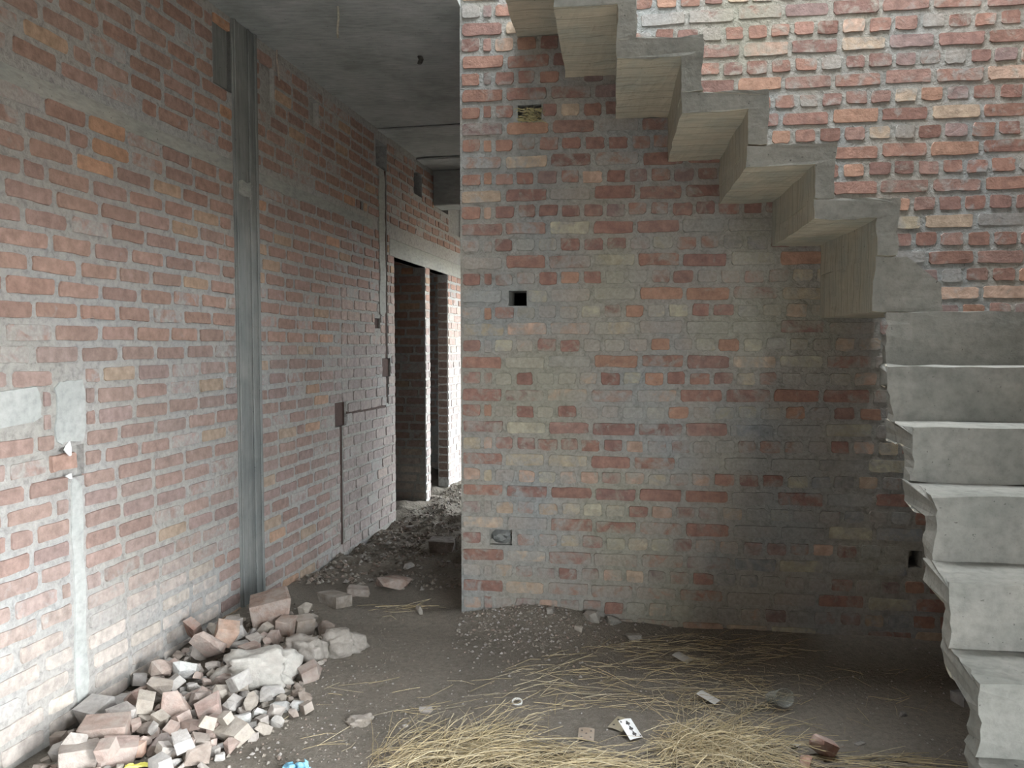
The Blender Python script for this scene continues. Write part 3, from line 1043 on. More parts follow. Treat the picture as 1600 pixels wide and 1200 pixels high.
PLACED = []
BOXES = []
def bounds(o):
    M = Matrix.Translation(o.location) @ o.rotation_euler.to_matrix().to_4x4() @ Matrix.Diagonal((*o.scale, 1))
    P = [M @ v.co for v in o.data.vertices]
    return tuple(min(p[i] for p in P) for i in range(3)) + tuple(max(p[i] for p in P) for i in range(3))
def worst_overlap(b):
    w = 0.0
    for c in BOXES:
        v = 1.0
        for i in range(3):
            d = min(b[i + 3], c[i + 3]) - max(b[i], c[i])
            if d <= 0: v = 0.0; break
            v *= d
        w = max(w, v)
    return w
def put_on_floor(o, x, y, sink=0.012, extra=0.0):
    o.location = (x, y, 0)
    M = o.rotation_euler.to_matrix()
    S = Matrix.Diagonal(o.scale)
    zmin = min((M @ S @ v.co).z for v in o.data.vertices)
    o.location.z = floor_z(x, y) + extra - zmin - sink


def stone(px, py, wpx, hpx, kind, colr, label, name='rubble_piece', cat='rubble', seed=1, rot=0.0, tilt=(0, 0), group=None, depth=0.75, extra=0.0):
    """px, py: where the bottom edge meets the ground"""
    P = fl_real(px, py, 0.005 + extra)
    k = P.y / 1200
    w = wpx * k * 1.08; h = hpx * k * 1.0
    if kind == 'lump':
        o = lump(name, (w, w * depth, h), MAT_RUBBLE, seed * 1.7, 4, 0.5)
    else:
        o = mesh_obj(name, None, None, None, mesh=hull_mesh(kind, seed))
        o.scale = (w, w * depth, h)
    o.rotation_euler = (tilt[0], tilt[1], rot)
    o.color = (*colr, 1)
    put_on_floor(o, P.x, P.y + w * depth * 0.35, 0.012, extra)
    PLACED.append((o.location.x, o.location.y, w * (0.5 + depth / 2) * 0.43))
    BOXES.append(bounds(o))
    tag(o, label, cat, group)
    return o


G = 'rubble along the left wall'
stone(395, 1072, 105, 60, 'lump', (0.45, 0.44, 0.41), 'large pale rough concrete lump, biggest piece in the rubble by the column', 'concrete_lump', 'rubble', 3, 0.15, group=G, depth=0.6)
stone(525, 1022, 62, 42, 'lump', (0.31, 0.285, 0.255), 'rounded concrete lump lying furthest right, beside the open floor', 'concrete_lump', 'rubble', 5, 0.5, group=G)
stone(473, 1032, 56, 40, 'lump', (0.33, 0.305, 0.275), 'brownish rounded concrete lump left of the rightmost lump', 'concrete_lump', 'rubble', 8, -0.3, group=G)
stone(284, 1062, 46, 50, 'chunk', WHT, 'white-faced cement slab leaning upright in the rubble', 'cement_slab', 'rubble', 11, 0.3, (0.7, 0.15), G, 0.5, 0.03)
stone(322, 1032, 56, 62, 'chunk', PINK, 'tall pinkish stone slab leaning against the brick wall', 'stone_slab', 'rubble', 14, -0.3, (0.6, -0.25), G, 0.45, 0.03)
stone(354, 1008, 36, 32, 'bat', ORNG, 'salmon pink brick piece at the top of the rubble', 'broken_brick', 'rubble', 4, 0.4, (0.3, 0.3), G, 0.7, 0.06)
stone(302, 1000, 26, 36, 'bat', REDB, 'dark red brick wedge against the wall behind pink slab', 'broken_brick', 'rubble', 6, -0.5, (0.5, 0.4), G, 0.5, 0.04)
stone(372, 1020, 44, 22, 'chunk', GRY, 'flat grey stone beneath the salmon brick piece', 'rubble_piece', 'rubble', 17, 0.1, (0.2, 0.1), G)
stone(396, 1015, 30, 32, 'chunk', (0.40, 0.37, 0.34), 'grey stone between salmon brick and brown lump', 'rubble_piece', 'rubble', 19, 0.8, (0.3, -0.2), G)
stone(425, 982, 66, 42, 'bat', (0.30, 0.22, 0.185), 'big dull red brick block at the foot of the column', 'broken_brick', 'rubble', 9, 0.3, (0.1, -0.2), G, 0.8)
stone(448, 998, 34, 32, 'bat', (0.32, 0.24, 0.20), 'dull brick piece right of the block at the column foot', 'broken_brick', 'rubble', 12, -0.2, (0.1, 0.1), G)
stone(474, 992, 30, 30, 'bat', (0.29, 0.24, 0.20), 'brown brick piece behind the two rounded lumps', 'broken_brick', 'rubble', 13, 0.5, (0.2, 0.0), G)
stone(272, 1126, 58, 58, 'chunk', (0.38, 0.285, 0.25), 'large pink angular chunk in the middle of the rubble', 'rubble_piece', 'rubble', 21, 0.2, (0.2, 0.2), G, 0.7, 0.02)
stone(308, 1112, 38, 44, 'chunk', (0.345, 0.30, 0.275), 'grey-pink chunk right of the large pink chunk', 'rubble_piece', 'rubble', 22, 0.9, (0.1, 0.3), G, 0.7, 0.01)
stone(346, 1102, 48, 36, 'chunk', TAN, 'tan chunk in front of the large concrete lump', 'rubble_piece', 'rubble', 23, 0.1, (0.2, 0.1), G)
stone(326, 1133, 42, 34, 'bat', (0.41, 0.31, 0.28), 'pale pink broken brick beside white cement pieces', 'broken_brick', 'rubble', 15, 0.6, (0.2, -0.3), G)
stone(368, 1136, 44, 28, 'chunk', WHT, 'white cement chunk at the front edge of the rubble', 'cement_slab', 'rubble', 24, 0.4, (0.1, 0.1), G)
stone(405, 1122, 28, 22, 'chunk', (0.58, 0.60, 0.60), 'small bright white cement chip right of the white chunk', 'cement_chip', 'rubble', 25, 0.3, (0.3, 0.1), G)
stone(436, 1112, 38, 18, 'chunk', (0.47, 0.48, 0.48), 'flat whitish cement chip on the rubble edge', 'cement_chip', 'rubble', 26, 0.1, (0.1, 0.2), G)
stone(462, 1110, 24, 22, 'chunk', (0.53, 0.55, 0.55), 'rightmost white cement chip of the rubble edge', 'cement_chip', 'rubble', 27, 1.1, (0.1, 0.0), G)
stone(420, 1092, 44, 20, 'chunk', (0.43, 0.42, 0.41), 'pale flat stone just under the large concrete lump', 'rubble_piece', 'rubble', 28, 0.5, (0.2, 0.1), G)
stone(184, 1135, 56, 42, 'chunk', (0.35, 0.33, 0.315), 'broad grey slab with flat top near the lower wall', 'stone_slab', 'rubble', 29, 0.1, (0.35, 0.1), G, 0.7, 0.03)
stone(166, 1166, 84, 40, 'bat', (0.36, 0.28, 0.245), 'long brick lying flat in front of the broad grey slab', 'broken_brick', 'rubble', 18, 0.15, (0.1, 0.0), G, 0.55, 0.01)
stone(186, 1192, 60, 32, 'bat', (0.38, 0.30, 0.27), 'pinkish brick below the long flat brick', 'broken_brick', 'rubble', 20, 0.3, (0.1, 0.1), G, 0.6)
stone(130, 1200, 78, 34, 'bat', (0.36, 0.32, 0.29), 'dusty brick at the lower left end of the rubble', 'broken_brick', 'rubble', 22, 0.5, (0.0, 0.1), G, 0.5)
stone(245, 1180, 44, 40, 'chunk', (0.38, 0.335, 0.32), 'grey-pink block beside the small orange brick bit', 'rubble_piece', 'rubble', 31, 0.4, (0.1, 0.1), G)
stone(214, 1176, 20, 20, 'bat', (0.52, 0.33, 0.25), 'small orange brick bit near the yellow wrapper', 'broken_brick', 'rubble', 24, 0.2, (0.0, 0.0), G, 0.8, 0.02)
stone(204, 1096, 32, 26, 'chunk', (0.40, 0.29, 0.255), 'roundish pink stone touching the brick wall', 'rubble_piece', 'rubble', 32, 0.7, (0.2, 0.1), G, 0.7, 0.05)
stone(240, 1092, 44, 40, 'chunk', (0.35, 0.31, 0.27), 'tan block behind the large pink chunk', 'rubble_piece', 'rubble', 33, 0.2, (0.1, 0.3), G, 0.8, 0.05)
stone(250, 1058, 46, 30, 'chunk', (0.37, 0.30, 0.265), 'pinkish stone left of the white-faced slab', 'rubble_piece', 'rubble', 34, 0.5, (0.3, 0.2), G, 0.7, 0.06)
stone(344, 1072, 32, 28, 'chunk', (0.39, 0.32, 0.29), 'pink stone just left of the large concrete lump', 'rubble_piece', 'rubble', 35, 0.3, (0.1, 0.1), G, 0.8, 0.02)
stone(110, 1180, 40, 40, 'chunk', (0.38, 0.355, 0.33), 'grey stone against the wall above the lowest brick', 'rubble_piece', 'rubble', 36, 0.3, (0.2, 0.4), G, 0.7, 0.04)
stone(300, 1160, 30, 20, 'chunk', (0.37, 0.34, 0.32), 'small grey stone in front of the pale pink brick', 'rubble_piece', 'rubble', 37, 0.3, (0.1, 0.1), G)
stone(484, 1064, 34, 24, 'bat', (0.34, 0.27, 0.24), 'lone pink brick chip below the rounded lumps', 'broken_brick', 'rubble', 26, 0.5, (0.1, -0.3), G, 0.7)

def stone_label(P, w, c, kind):
    size = 'fist-sized' if w > 0.085 else 'small' if w > 0.055 else 'tiny'
    names = {PINK: 'pinkish', TAN: 'tan', GRY: 'grey', DRK: 'brown'}
    hue = names.get(c, 'pale grey' if c[0] > 0.38 else 'dull brown')
    d = -(ML.inverted() @ Vector((P.x, P.y, 0))).y
    if P.y > 3.95: zone = 'at the column end of the rubble pile'
    elif P.y < 3.05: zone = 'at the near end of the rubble pile'
    elif d < 0.22: zone = 'in the rubble close against the brick wall'
    elif d > 0.5: zone = 'along the open-floor edge of the rubble pile'
    else: zone = 'in the middle of the rubble pile'
    return size + ' ' + hue + (' brick bit ' if kind == 'bat' else ' stone ') + zone


for q in ((222, 1193, 0.05), (462, 1205, 0.06)):      # room for the wrapper and the bag
    P = fl_real(q[0], q[1], 0.01); PLACED.append((P.x, P.y, q[2]))


# small unnamed stones filling the pile
pile_poly = [(50, 1215), (100, 1152), (180, 1088), (270, 1026), (330, 985), (400, 962), (470, 955), (545, 1005), (470, 1055), (480, 1110), (400, 1150), (320, 1200)]
def in_poly(x, y, poly):
    c = False
    for (x1, y1), (x2, y2) in zip(poly, poly[1:] + poly[:1]):
        if (y1 > y) != (y2 > y) and x < (x2 - x1) * (y - y1) / (y2 - y1) + x1: c = not c
    return c
R = random.Random(5)
cnt = 0
tries = 0
taken = list(PLACED)
MLI = ML.inverted()
while cnt < 250 and tries < 60000:
    tries += 1
    px, py = R.uniform(40, 560), R.uniform(950, 1225)
    if not in_poly(px, py, pile_poly): continue
    P = fl_real(px, py, 0.01)
    w = R.uniform(0.055, 0.12) if tries < 3500 else R.uniform(0.03, 0.065)
    if -(MLI @ P).y < 0.5 * w + 0.012: continue
    if any((P.x - a) ** 2 + (P.y - b) ** 2 < (0.44 * w + c) ** 2 for a, b, c in taken): continue
    kind = R.choice(['chunk', 'chunk', 'bat'])
    o = mesh_obj('rubble_stone', None, None, None, mesh=hull_mesh(kind, 40 + R.randrange(24)))
    o.scale = (w, w * R.uniform(0.7, 1.0), w * R.uniform(0.55, 0.95))
    o.rotation_euler = (R.uniform(-0.4, 0.4), R.uniform(-0.4, 0.4), R.uniform(0, 6.28))
    c = R.choice([PINK, TAN, GRY, (0.40, 0.37, 0.345), DRK, PINK, (0.43, 0.42, 0.41)])
    if px > 440 or py < 985: c = R.choice([DRK, (0.29, 0.24, 0.205), TAN])
    o.color = (*c, 1)
    put_on_floor(o, P.x, P.y, 0.008, 0)
    bb_ = bounds(o)
    if worst_overlap(bb_) > 7e-5:
        bpy.data.objects.remove(o); continue
    BOXES.append(bb_)
    taken.append((P.x, P.y, 0.44 * w))
    tag(o, stone_label(P, w, c, kind), 'stone', 'small stones filling the rubble')
    cnt += 1
# a few lying on top of the others
core = [(150, 1185), (260, 1075), (330, 1015), (430, 985), (440, 1050), (400, 1110), (300, 1170)]
top = []
tries = 0
while len(top) < 45 and tries < 4000:
    tries += 1
    px, py = R.uniform(140, 450), R.uniform(980, 1190)
    if not in_poly(px, py, core): continue
    P = fl_real(px, py, 0.05)
    w = R.uniform(0.05, 0.10)
    if -(MLI @ P).y < 0.5 * w + 0.03: continue
    if any((P.x - a) ** 2 + (P.y - b) ** 2 < (0.5 * w + c) ** 2 for a, b, c in top): continue
    if any((P.x - a) ** 2 + (P.y - b) ** 2 < (0.36 * w + c * 0.9) ** 2 for a, b, c in PLACED): continue
    kind = R.choice(['chunk', 'bat'])
    o = mesh_obj('rubble_stone', None, None, None, mesh=hull_mesh(kind, 40 + R.randrange(24)))
    o.scale = (w, w * R.uniform(0.7, 1.0), w * R.uniform(0.5, 0.8))
    o.rotation_euler = (R.uniform(-0.5, 0.5), R.uniform(-0.5, 0.5), R.uniform(0, 6.28))
    c = R.choice([PINK, TAN, GRY, (0.43, 0.40, 0.375), PINK, (0.46, 0.45, 0.44)])
    o.color = (*c, 1)
    ok = None
    for lift in (0.02, 0.03, 0.04, 0.05, 0.06):
        put_on_floor(o, P.x, P.y, 0.0, lift)
        bb_ = bounds(o)
        if worst_overlap(bb_) < 9e-5: ok = bb_; break
    if ok is None or (lift > 0.02 and worst_overlap((ok[0], ok[1], ok[2] - 0.012) + ok[3:]) == 0):
        bpy.data.objects.remove(o); continue
    BOXES.append(ok)
    top.append((P.x, P.y, 0.5 * w))
    tag(o, stone_label(P, w, c, kind).replace(' stone ', ' stone lying on top ').replace(' brick bit ', ' brick bit lying on top '), 'stone', 'small stones filling the rubble')
print('rubble stones', cnt)

# lumps in the dark passage
for i, (px, py, w, h, c, lab) in enumerate([
        (560, 930, 34, 16, DRK, 'dark stone block left of centre in the shadowed passage'), (612, 920, 60, 26, (0.24, 0.17, 0.14), 'dull red brick block in the shadowed passage'),
        (640, 886, 16, 8, (0.45, 0.44, 0.42), 'small pale stone chip in the middle of the passage floor'), (700, 878, 12, 6, (0.45, 0.44, 0.42), 'tiny pale chip close to the passage corner'),
        (690, 862, 60, 20, (0.19, 0.17, 0.155), 'long dark block lying across the passage floor'), (655, 958, 22, 16, (0.28, 0.26, 0.23), 'grey stone on the floor just inside the passage'),
        (520, 945, 50, 18, (0.23, 0.2, 0.17), 'flat dark slab near the left passage wall'), (640, 828, 14, 6, (0.5, 0.5, 0.49), 'whitish chip before the first passage doorway')]):
    stone(px, py, w, h, 'chunk' if i % 2 else 'bat', c, lab, 'passage_stone', 'stone', 70 + i, 0.4 * i, (0.05, 0.05), 'loose stones in the passage', 0.6)

# bits on the open floor
stone(1293, 1188, 50, 40, 'chunk', (0.33, 0.19, 0.155), 'pointed red brick fragment on the dark floor by the stairs', 'broken_brick', 'rubble', 91, 0.3, (0.2, 0.5))
stone(1262, 1199, 34, 22, 'chunk', (0.42, 0.25, 0.19), 'small orange-pink brick fragment left of the pointed one', 'broken_brick', 'rubble', 92, 0.9, (0.1, 0.1))
stone(665, 1112, 26, 10, 'chunk', (0.33, 0.31, 0.29), 'flat grey shard on the bare floor centre left', 'stone_shard', 'stone', 93, 0.2, (0.05, 0.05))
stone(683, 1108, 14, 6, 'chunk', (0.33, 0.31, 0.29), 'tiny shard right of the flat grey shard', 'stone_shard', 'stone', 94, 0.7, (0.05, 0.05))
stone(632, 1135, 12, 10, 'chunk', (0.42, 0.40, 0.38), 'pebble in front of the flat grey shard', 'pebble', 'stone', 95, 0.7)
stone(1515, 1100, 34, 20, 'bat', (0.23, 0.235, 0.24), 'grey block tucked under the edge of the lower steps', 'stone_block', 'stone', 96, 0.3)
stone(1412, 1118, 22, 10, 'chunk', (0.12, 0.115, 0.11), 'black clod on the floor left of the lower steps', 'clod', 'stone', 97, 0.5)
stone(1345, 1163, 22, 8, 'chunk', (0.12, 0.115, 0.11), 'black clod beside the pointed brick fragment', 'clod', 'stone', 98, 0.1)
stone(560, 1132, 34, 16, 'lump', (0.28, 0.25, 0.215), 'low earth lump on the bare floor right of the rubble', 'clod', 'stone', 99, 0.4)
for i, (px, py, w, h) in enumerate([(925, 972, 30, 22), (960, 975, 24, 18), (888, 958, 22, 16), (860, 975, 20, 12), (990, 998, 36, 12), (905, 990, 18, 12)]):
    stone(px, py, w, h, 'chunk', [(0.27, 0.26, 0.235), (0.25, 0.245, 0.225), TAN][i % 3],
          ['grey stone in the spoil heap, largest against the brick wall', 'squarish stone right of the largest one in the spoil heap', 'small stone on top of the spoil heap', 'small stone on the left of the spoil heap', 'flat tan stone just right of the spoil heap', 'small stone in front of the spoil heap'][i],
          'spoil_stone', 'stone', 110 + i, 0.5 * i, group='stones in the spoil heap')


# ------------------------------------------------------------------ gravel and straw
def joined(name, V, F, C, mat, label, cat, smooth=False):
    me = bpy.data.meshes.new(name)
    me.from_pydata(V, [], F)
    me.materials.append(mat)
    at = me.attributes.new('tint', 'FLOAT_COLOR', 'POINT')
    at.data.foreach_set('color', np.array(C, dtype=np.float32).ravel())
    me.update()
    o = bpy.data.objects.new(name, me); col.objects.link(o)
    tag(o, label, cat, kind='stuff')
    return o


def gravel():
    R = random.Random(21)
    V, F, C = [], [], []
    def grain(x, y, r, c):
        z = floor_z(x, y) + r * 0.2
        i = len(V)
        a = R.uniform(0, 6.28); ca, sa = math.cos(a), math.sin(a)
        for (dx, dy, dz) in ((1, 0, 0), (-0.9, 0.2, 0.1), (0, 0.8, 0), (0.1, -0.8, 0.1), (0.1, 0, 0.7), (0, 0, -0.6)):
            dx *= r * R.uniform(0.7, 1.2); dy *= r * R.uniform(0.7, 1.2); dz *= r * R.uniform(0.7, 1.2)
            V.append((x + dx * ca - dy * sa, y + dx * sa + dy * ca, z + dz))
            C.append((*c, 1))
        for f in ((0, 2, 4), (2, 1, 4), (1, 3, 4), (3, 0, 4), (2, 0, 5), (1, 2, 5), (3, 1, 5), (0, 3, 5)):
            F.append(tuple(i + k for k in f))
    cols = [(0.28, 0.25, 0.215), (0.26, 0.235, 0.20), (0.33, 0.31, 0.28), (0.29, 0.235, 0.20), (0.36, 0.34, 0.32), (0.23, 0.205, 0.18)]
    for _ in range(800):                                  # spoil heap and its skirt
        s = R.gauss(0.42, 0.30); n = abs(R.gauss(0, 0.26))
        if s < 0: continue
        P = world_of(MF, s, n + 0.01, 0)
        grain(P.x, P.y, R.uniform(0.004, 0.013), R.choice(cols))
    for _ in range(1500):                                  # rubble skirt
        px, py = R.uniform(90, 640), R.uniform(950, 1215)
        P = fl(px, py, 0.02)
        if (ML.inverted() @ P).y > -0.03: continue
        grain(P.x, P.y, R.uniform(0.003, 0.014) * (1 if px < 480 else 0.55), R.choice(cols))
    for _ in range(1300):                                  # everywhere
        px, py = R.uniform(400, 1600), R.uniform(985, 1215)
        P = fl(px, py, 0.0)
        if (MF.inverted() @ P).y > -0.01: continue
        grain(P.x, P.y, R.uniform(0.002, 0.008), R.choice(cols))
    for _ in range(2200):                                  # lit passage floor
        s = R.uniform(5.0, 9.0); n = R.uniform(0.02, 1.25) ** 1.1
        if n > 1.25: continue
        P = world_of(ML, s, n, 0)
        grain(P.x, P.y, R.uniform(0.006, 0.028) if n < 0.5 and s < 7 else R.uniform(0.005, 0.02), R.choice(cols))
    joined('gravel', V, F, C, MAT_GRAVEL, 'grit and small crumbs of stone scattered over the floor', 'gravel')


gravel()


BARE = fl(940, 1142, 0.0)
def strands(spec, seed, lift=0.0):
    R = random.Random(seed)
    V, F, C = [], [], []
    for (cx, cy, rx, ry, count, lmin, lmax, ang, spread, height) in spec:
        for _ in range(count):
            while True:
                a, b = R.uniform(-1, 1), R.uniform(-1, 1)
                if a * a + b * b < 1: break
            P = fl(cx + a * rx, cy + b * ry, 0.01)
            L = R.uniform(lmin, lmax)
            th = ang + R.gauss(0, spread)
            bend = R.gauss(0, 0.12)
            tilt = abs(R.gauss(0, 1)) * height / max(L, 0.05)
            hh = R.random() * height * (1 - 0.7 * (a * a + b * b))
            r = R.uniform(0.0006, 0.0014)
            n = 4
            x, y = P.x, P.y
            pts = []
            zb = max(floor_z(x, y), floor_z(x + math.cos(th) * L * 0.5, y + math.sin(th) * L * 0.5), floor_z(x + math.cos(th) * L, y + math.sin(th) * L)) - 0.003
            slope = abs(R.gauss(0, 0.5)) * height
            kink = R.randrange(1, n) if R.random() < 0.3 else -1
            for k in range(n + 1):
                z = zb + 0.003 + hh + slope * (k / n) + tilt * L * 0.35 * math.sin(k / n * math.pi)
                pts.append(Vector((x, y, z)))
                if k == kink: th += R.uniform(-0.9, 0.9)
                x += math.cos(th) * L / n; y += math.sin(th) * L / n
                th += bend / n
            if any(-(MF.inverted() @ p).y < 0.01 for p in pts if p.x > -0.3): continue
            # the trodden bare patch between the heaps
            if any(((p.x - BARE.x) / 0.20) ** 2 + ((p.y - BARE.y) / 0.17) ** 2 < 1 for p in pts): continue
            g = R.uniform(0.75, 1.2)
            base = R.choice([(0.44, 0.36, 0.215), (0.38, 0.31, 0.185), (0.50, 0.43, 0.285), (0.33, 0.27, 0.165), (0.44, 0.385, 0.27)])
            c = (base[0] * g, base[1] * g, base[2] * g, 1)
            i0 = len(V)
            for k, p in enumerate(pts):
                d = (pts[min(k + 1, n)] - pts[max(k - 1, 0)]).normalized()
                side = d.cross(Vector((0, 0, 1))).normalized()
                V += [tuple(p + side * r), tuple(p - side * r), tuple(p + Vector((0, 0, 1)) * r * 1.4)]
                C += [c, c, c]
            for k in range(n):
                a0 = i0 + k * 3
                for u, v in ((0, 1), (1, 2), (2, 0)):
                    F.append((a0 + u, a0 + v, a0 + 3 + v, a0 + 3 + u))
    return V, F, C


def straw(name, spec, seed, label):
    V, F, C = strands(spec, seed)
    joined(name, V, F, C, MAT_STRAW, label, 'straw')


straw('straw_heap', [(740, 1190, 170, 40, 430, 0.12, 0.36, 0.1, 0.95, 0.05), (660, 1200, 90, 20, 160, 0.1, 0.3, 0.3, 0.6, 0.04), (800, 1160, 120, 25, 110, 0.1, 0.35, 0.1, 0.5, 0.03),
                     (880, 1205, 110, 26, 200, 0.1, 0.35, -0.2, 0.5, 0.03)], 31, 'tangled heap of pale dry straw at the bottom centre')
straw('straw_heap', [(1110, 1185, 95, 40, 420, 0.1, 0.32, -0.25, 1.0, 0.06), (1060, 1160, 60, 30, 120, 0.1, 0.3, -0.5, 0.6, 0.04)], 32, 'golden straw heap right of the face-up playing card')
straw('straw_scatter', [(980, 1060, 190, 55, 170, 0.06, 0.28, 0.0, 0.45, 0.012), (1090, 1015, 150, 26, 130, 0.06, 0.22, 0.05, 0.35, 0.012), (820, 1100, 200, 60, 50, 0.06, 0.26, 0.25, 0.4, 0.008),
                        (560, 1120, 150, 60, 28, 0.05, 0.2, 0.4, 0.5, 0.006), (1330, 1190, 130, 16, 70, 0.1, 0.25, 0.0, 0.2, 0.008), (1250, 1090, 200, 70, 60, 0.05, 0.15, 0.2, 0.8, 0.005),
                        (600, 955, 60, 12, 22, 0.08, 0.2, 0.1, 0.3, 0.01), (1140, 1100, 90, 45, 120, 0.04, 0.16, 0.3, 0.9, 0.012)], 33, 'loose straws strewn thinly over the middle of the floor')

# straw stuffed in the high putlog hole
def tuft():
    R = random.Random(8)
    V, F, C = [], [], []
    for _ in range(130):
        s = R.uniform(hS1[0] + 0.01, hS2[0] - 0.01); z = hS1[1] + R.random() ** 1.6 * (hS2[1] - hS1[1]) * 0.8 + 0.005
        n0 = -R.uniform(0.02, 0.07); n1 = R.uniform(-0.02, 0.025)
        p0 = world_of(MF, s, n0, z); p1 = world_of(MF, s + R.uniform(-0.03, 0.03), n1, z + R.uniform(-0.02, 0.006)); p2 = world_of(MF, s + R.uniform(-0.05, 0.05), n1 + 0.004, z - R.uniform(0.0, 0.03))
        c = R.choice([(0.42, 0.37, 0.2), (0.36, 0.32, 0.17), (0.3, 0.28, 0.16)])
        i0 = len(V)
        for p in (p0, p1, p2):
            V += [tuple(p + Vector((0, 0, 0.0016))), tuple(p + Vector((0.0016, 0, -0.001))), tuple(p + Vector((-0.0016, 0, -0.001)))]
            C += [(*c, 1)] * 3
        for k in range(2):
            a0 = i0 + k * 3
            for u, v in ((0, 1), (1, 2), (2, 0)): F.append((a0 + u, a0 + v, a0 + 3 + v, a0 + 3 + u))
    joined('straw_tuft', V, F, C, MAT_STRAW, 'tuft of straw stuffed in a hole high on the brick wall', 'straw')
tuft()


# ------------------------------------------------------------------ playing cards and litter
def card(px, py, rot, tilt, colr, label, pips=(), group='playing cards on the floor'):
    P = fl(px, py, 0.012)
    V, F = [], []
    w, h, t = 0.063, 0.088, 0.0006
    nx, ny = 4, 5
    for top in (1, 0):
        for j in range(ny + 1):
            for i in range(nx + 1):
                x = -w / 2 + w * i / nx; y = -h / 2 + h * j / ny
                V.append((x, y, 0.004 * math.sin(i / nx * math.pi) + (t if top else 0)))
    m = (nx + 1) * (ny + 1)
    for j in range(ny):
        for i in range(nx):
            a = j * (nx + 1) + i
            F.append((a, a + 1, a + nx + 2, a + nx + 1)); F.append((m + a, m + a + nx + 1, m + a + nx + 2, m + a + 1))
    ring = [i for i in range(nx + 1)] + [j * (nx + 1) + nx for j in range(1, ny + 1)] + [ny * (nx + 1) + i for i in range(nx - 1, -1, -1)] + [j * (nx + 1) for j in range(ny - 1, 0, -1)]
    for a, b in zip(ring, ring[1:] + ring[:1]): F.append((a, m + a, m + b, b))
    o = mesh_obj('playing_card', V, F, MAT_PAPER)
    o.color = (*colr, 1)
    o.rotation_euler = (tilt[0], tilt[1], rot)
    o.location = (P.x, P.y, 0)
    Mr = o.rotation_euler.to_matrix()
    o.location.z = max(floor_z(P.x + (Mr @ Vector(v)).x, P.y + (Mr @ Vector(v)).y) - (Mr @ Vector(v)).z for v in V) + 0.002
    tag(o, label, 'playing card', group)
    for (x, y, r) in pips:
        # club-like pip: three discs and a stem, sitting flat on the card
        PV, PF = [], []
        def disc(cx, cy, rr):
            i = len(PV); n = 9
            for k in range(n): PV.append((cx + rr * math.cos(k * 6.283 / n), cy + rr * math.sin(k * 6.283 / n), 0))
            PF.append(tuple(range(i, i + n)))
        disc(0, r * 0.5, r * 0.45); disc(-r * 0.45, -r * 0.15, r * 0.45); disc(r * 0.45, -r * 0.15, r * 0.45)
        i = len(PV); PV += [(-r * 0.3, -r, 0), (r * 0.3, -r, 0), (0, r * 0.2, 0)]; PF.append((i, i + 1, i + 2))
        zc = 0.004 * math.sin((x + w / 2) / w * math.pi) + t + 0.0005
        p = mesh_obj('pip', PV, PF, MAT_PAPER, o, Matrix.Translation((x, y, zc)))
        p.color = (0.02, 0.02, 0.025, 1)
    return o


WHITE = (0.74, 0.75, 0.76)
card(985, 1146, 0.55, (0.5, 0.1), WHITE, 'white playing card with black club pips lying face up', [(0.0, 0.024, 0.011), (0.0, 0.0, 0.011), (0.0, -0.024, 0.011), (-0.024, 0.036, 0.005), (0.024, -0.036, 0.005)])
card(1107, 1091, 0.9, (0.25, 0.1), (0.56, 0.55, 0.53), 'whitish playing card nearest the clear plastic cup')
card(1067, 1027, 0.75, (0.2, 0.0), (0.44, 0.44, 0.42), 'pale playing card farthest back, close to the brick wall')
card(916, 1144, -0.15, (0.05, 0.0), (0.30, 0.235, 0.18), 'soiled brown playing card with five small dark pips', [(-0.018, 0.022, 0.005), (0.018, 0.022, 0.005), (0, 0, 0.005), (-0.018, -0.022, 0.005), (0.018, -0.022, 0.005)])
card(968, 1131, -0.6, (0.1, 0.05), (0.34, 0.30, 0.215), 'soiled yellowish playing card behind the face-up white one', [(-0.015, 0.02, 0.006), (0.012, 0.0, 0.006), (-0.015, -0.02, 0.006)])


def torus(name, P, R1, r, mat, rot, colr):
    bm = bmesh.new()
    n, m = 28, 8
    vs = [[bm.verts.new(((R1 + r * math.cos(b * 6.2832 / m)) * math.cos(a * 6.2832 / n), (R1 + r * math.cos(b * 6.2832 / m)) * math.sin(a * 6.2832 / n), r * 1.8 * math.sin(b * 6.2832 / m))) for b in range(m)] for a in range(n)]
    for a in range(n):
        for b in range(m):
            bm.faces.new((vs[a][b], vs[(a + 1) % n][b], vs[(a + 1) % n][(b + 1) % m], vs[a][(b + 1) % m]))
    bmesh.ops.recalc_face_normals(bm, faces=bm.faces[:])
    me = bpy.data.meshes.new(name); bm.to_mesh(me); bm.free(); me.materials.append(mat)
    me.polygons.foreach_set('use_smooth', [True] * len(me.polygons))
    o = mesh_obj(name, None, None, None, mesh=me)
    o.rotation_euler = rot; o.color = (*colr, 1)
    return o


P = fl(808, 1094, 0.01)
o = torus('plastic_ring', P, 0.0205, 0.0032, MAT_PLASTIC, (0.2, 0, 0), (0.72, 0.72, 0.70))
put_on_floor(o, P.x, P.y, 0.001)
tag(o, 'small white plastic ring lying on the bare floor', 'ring')

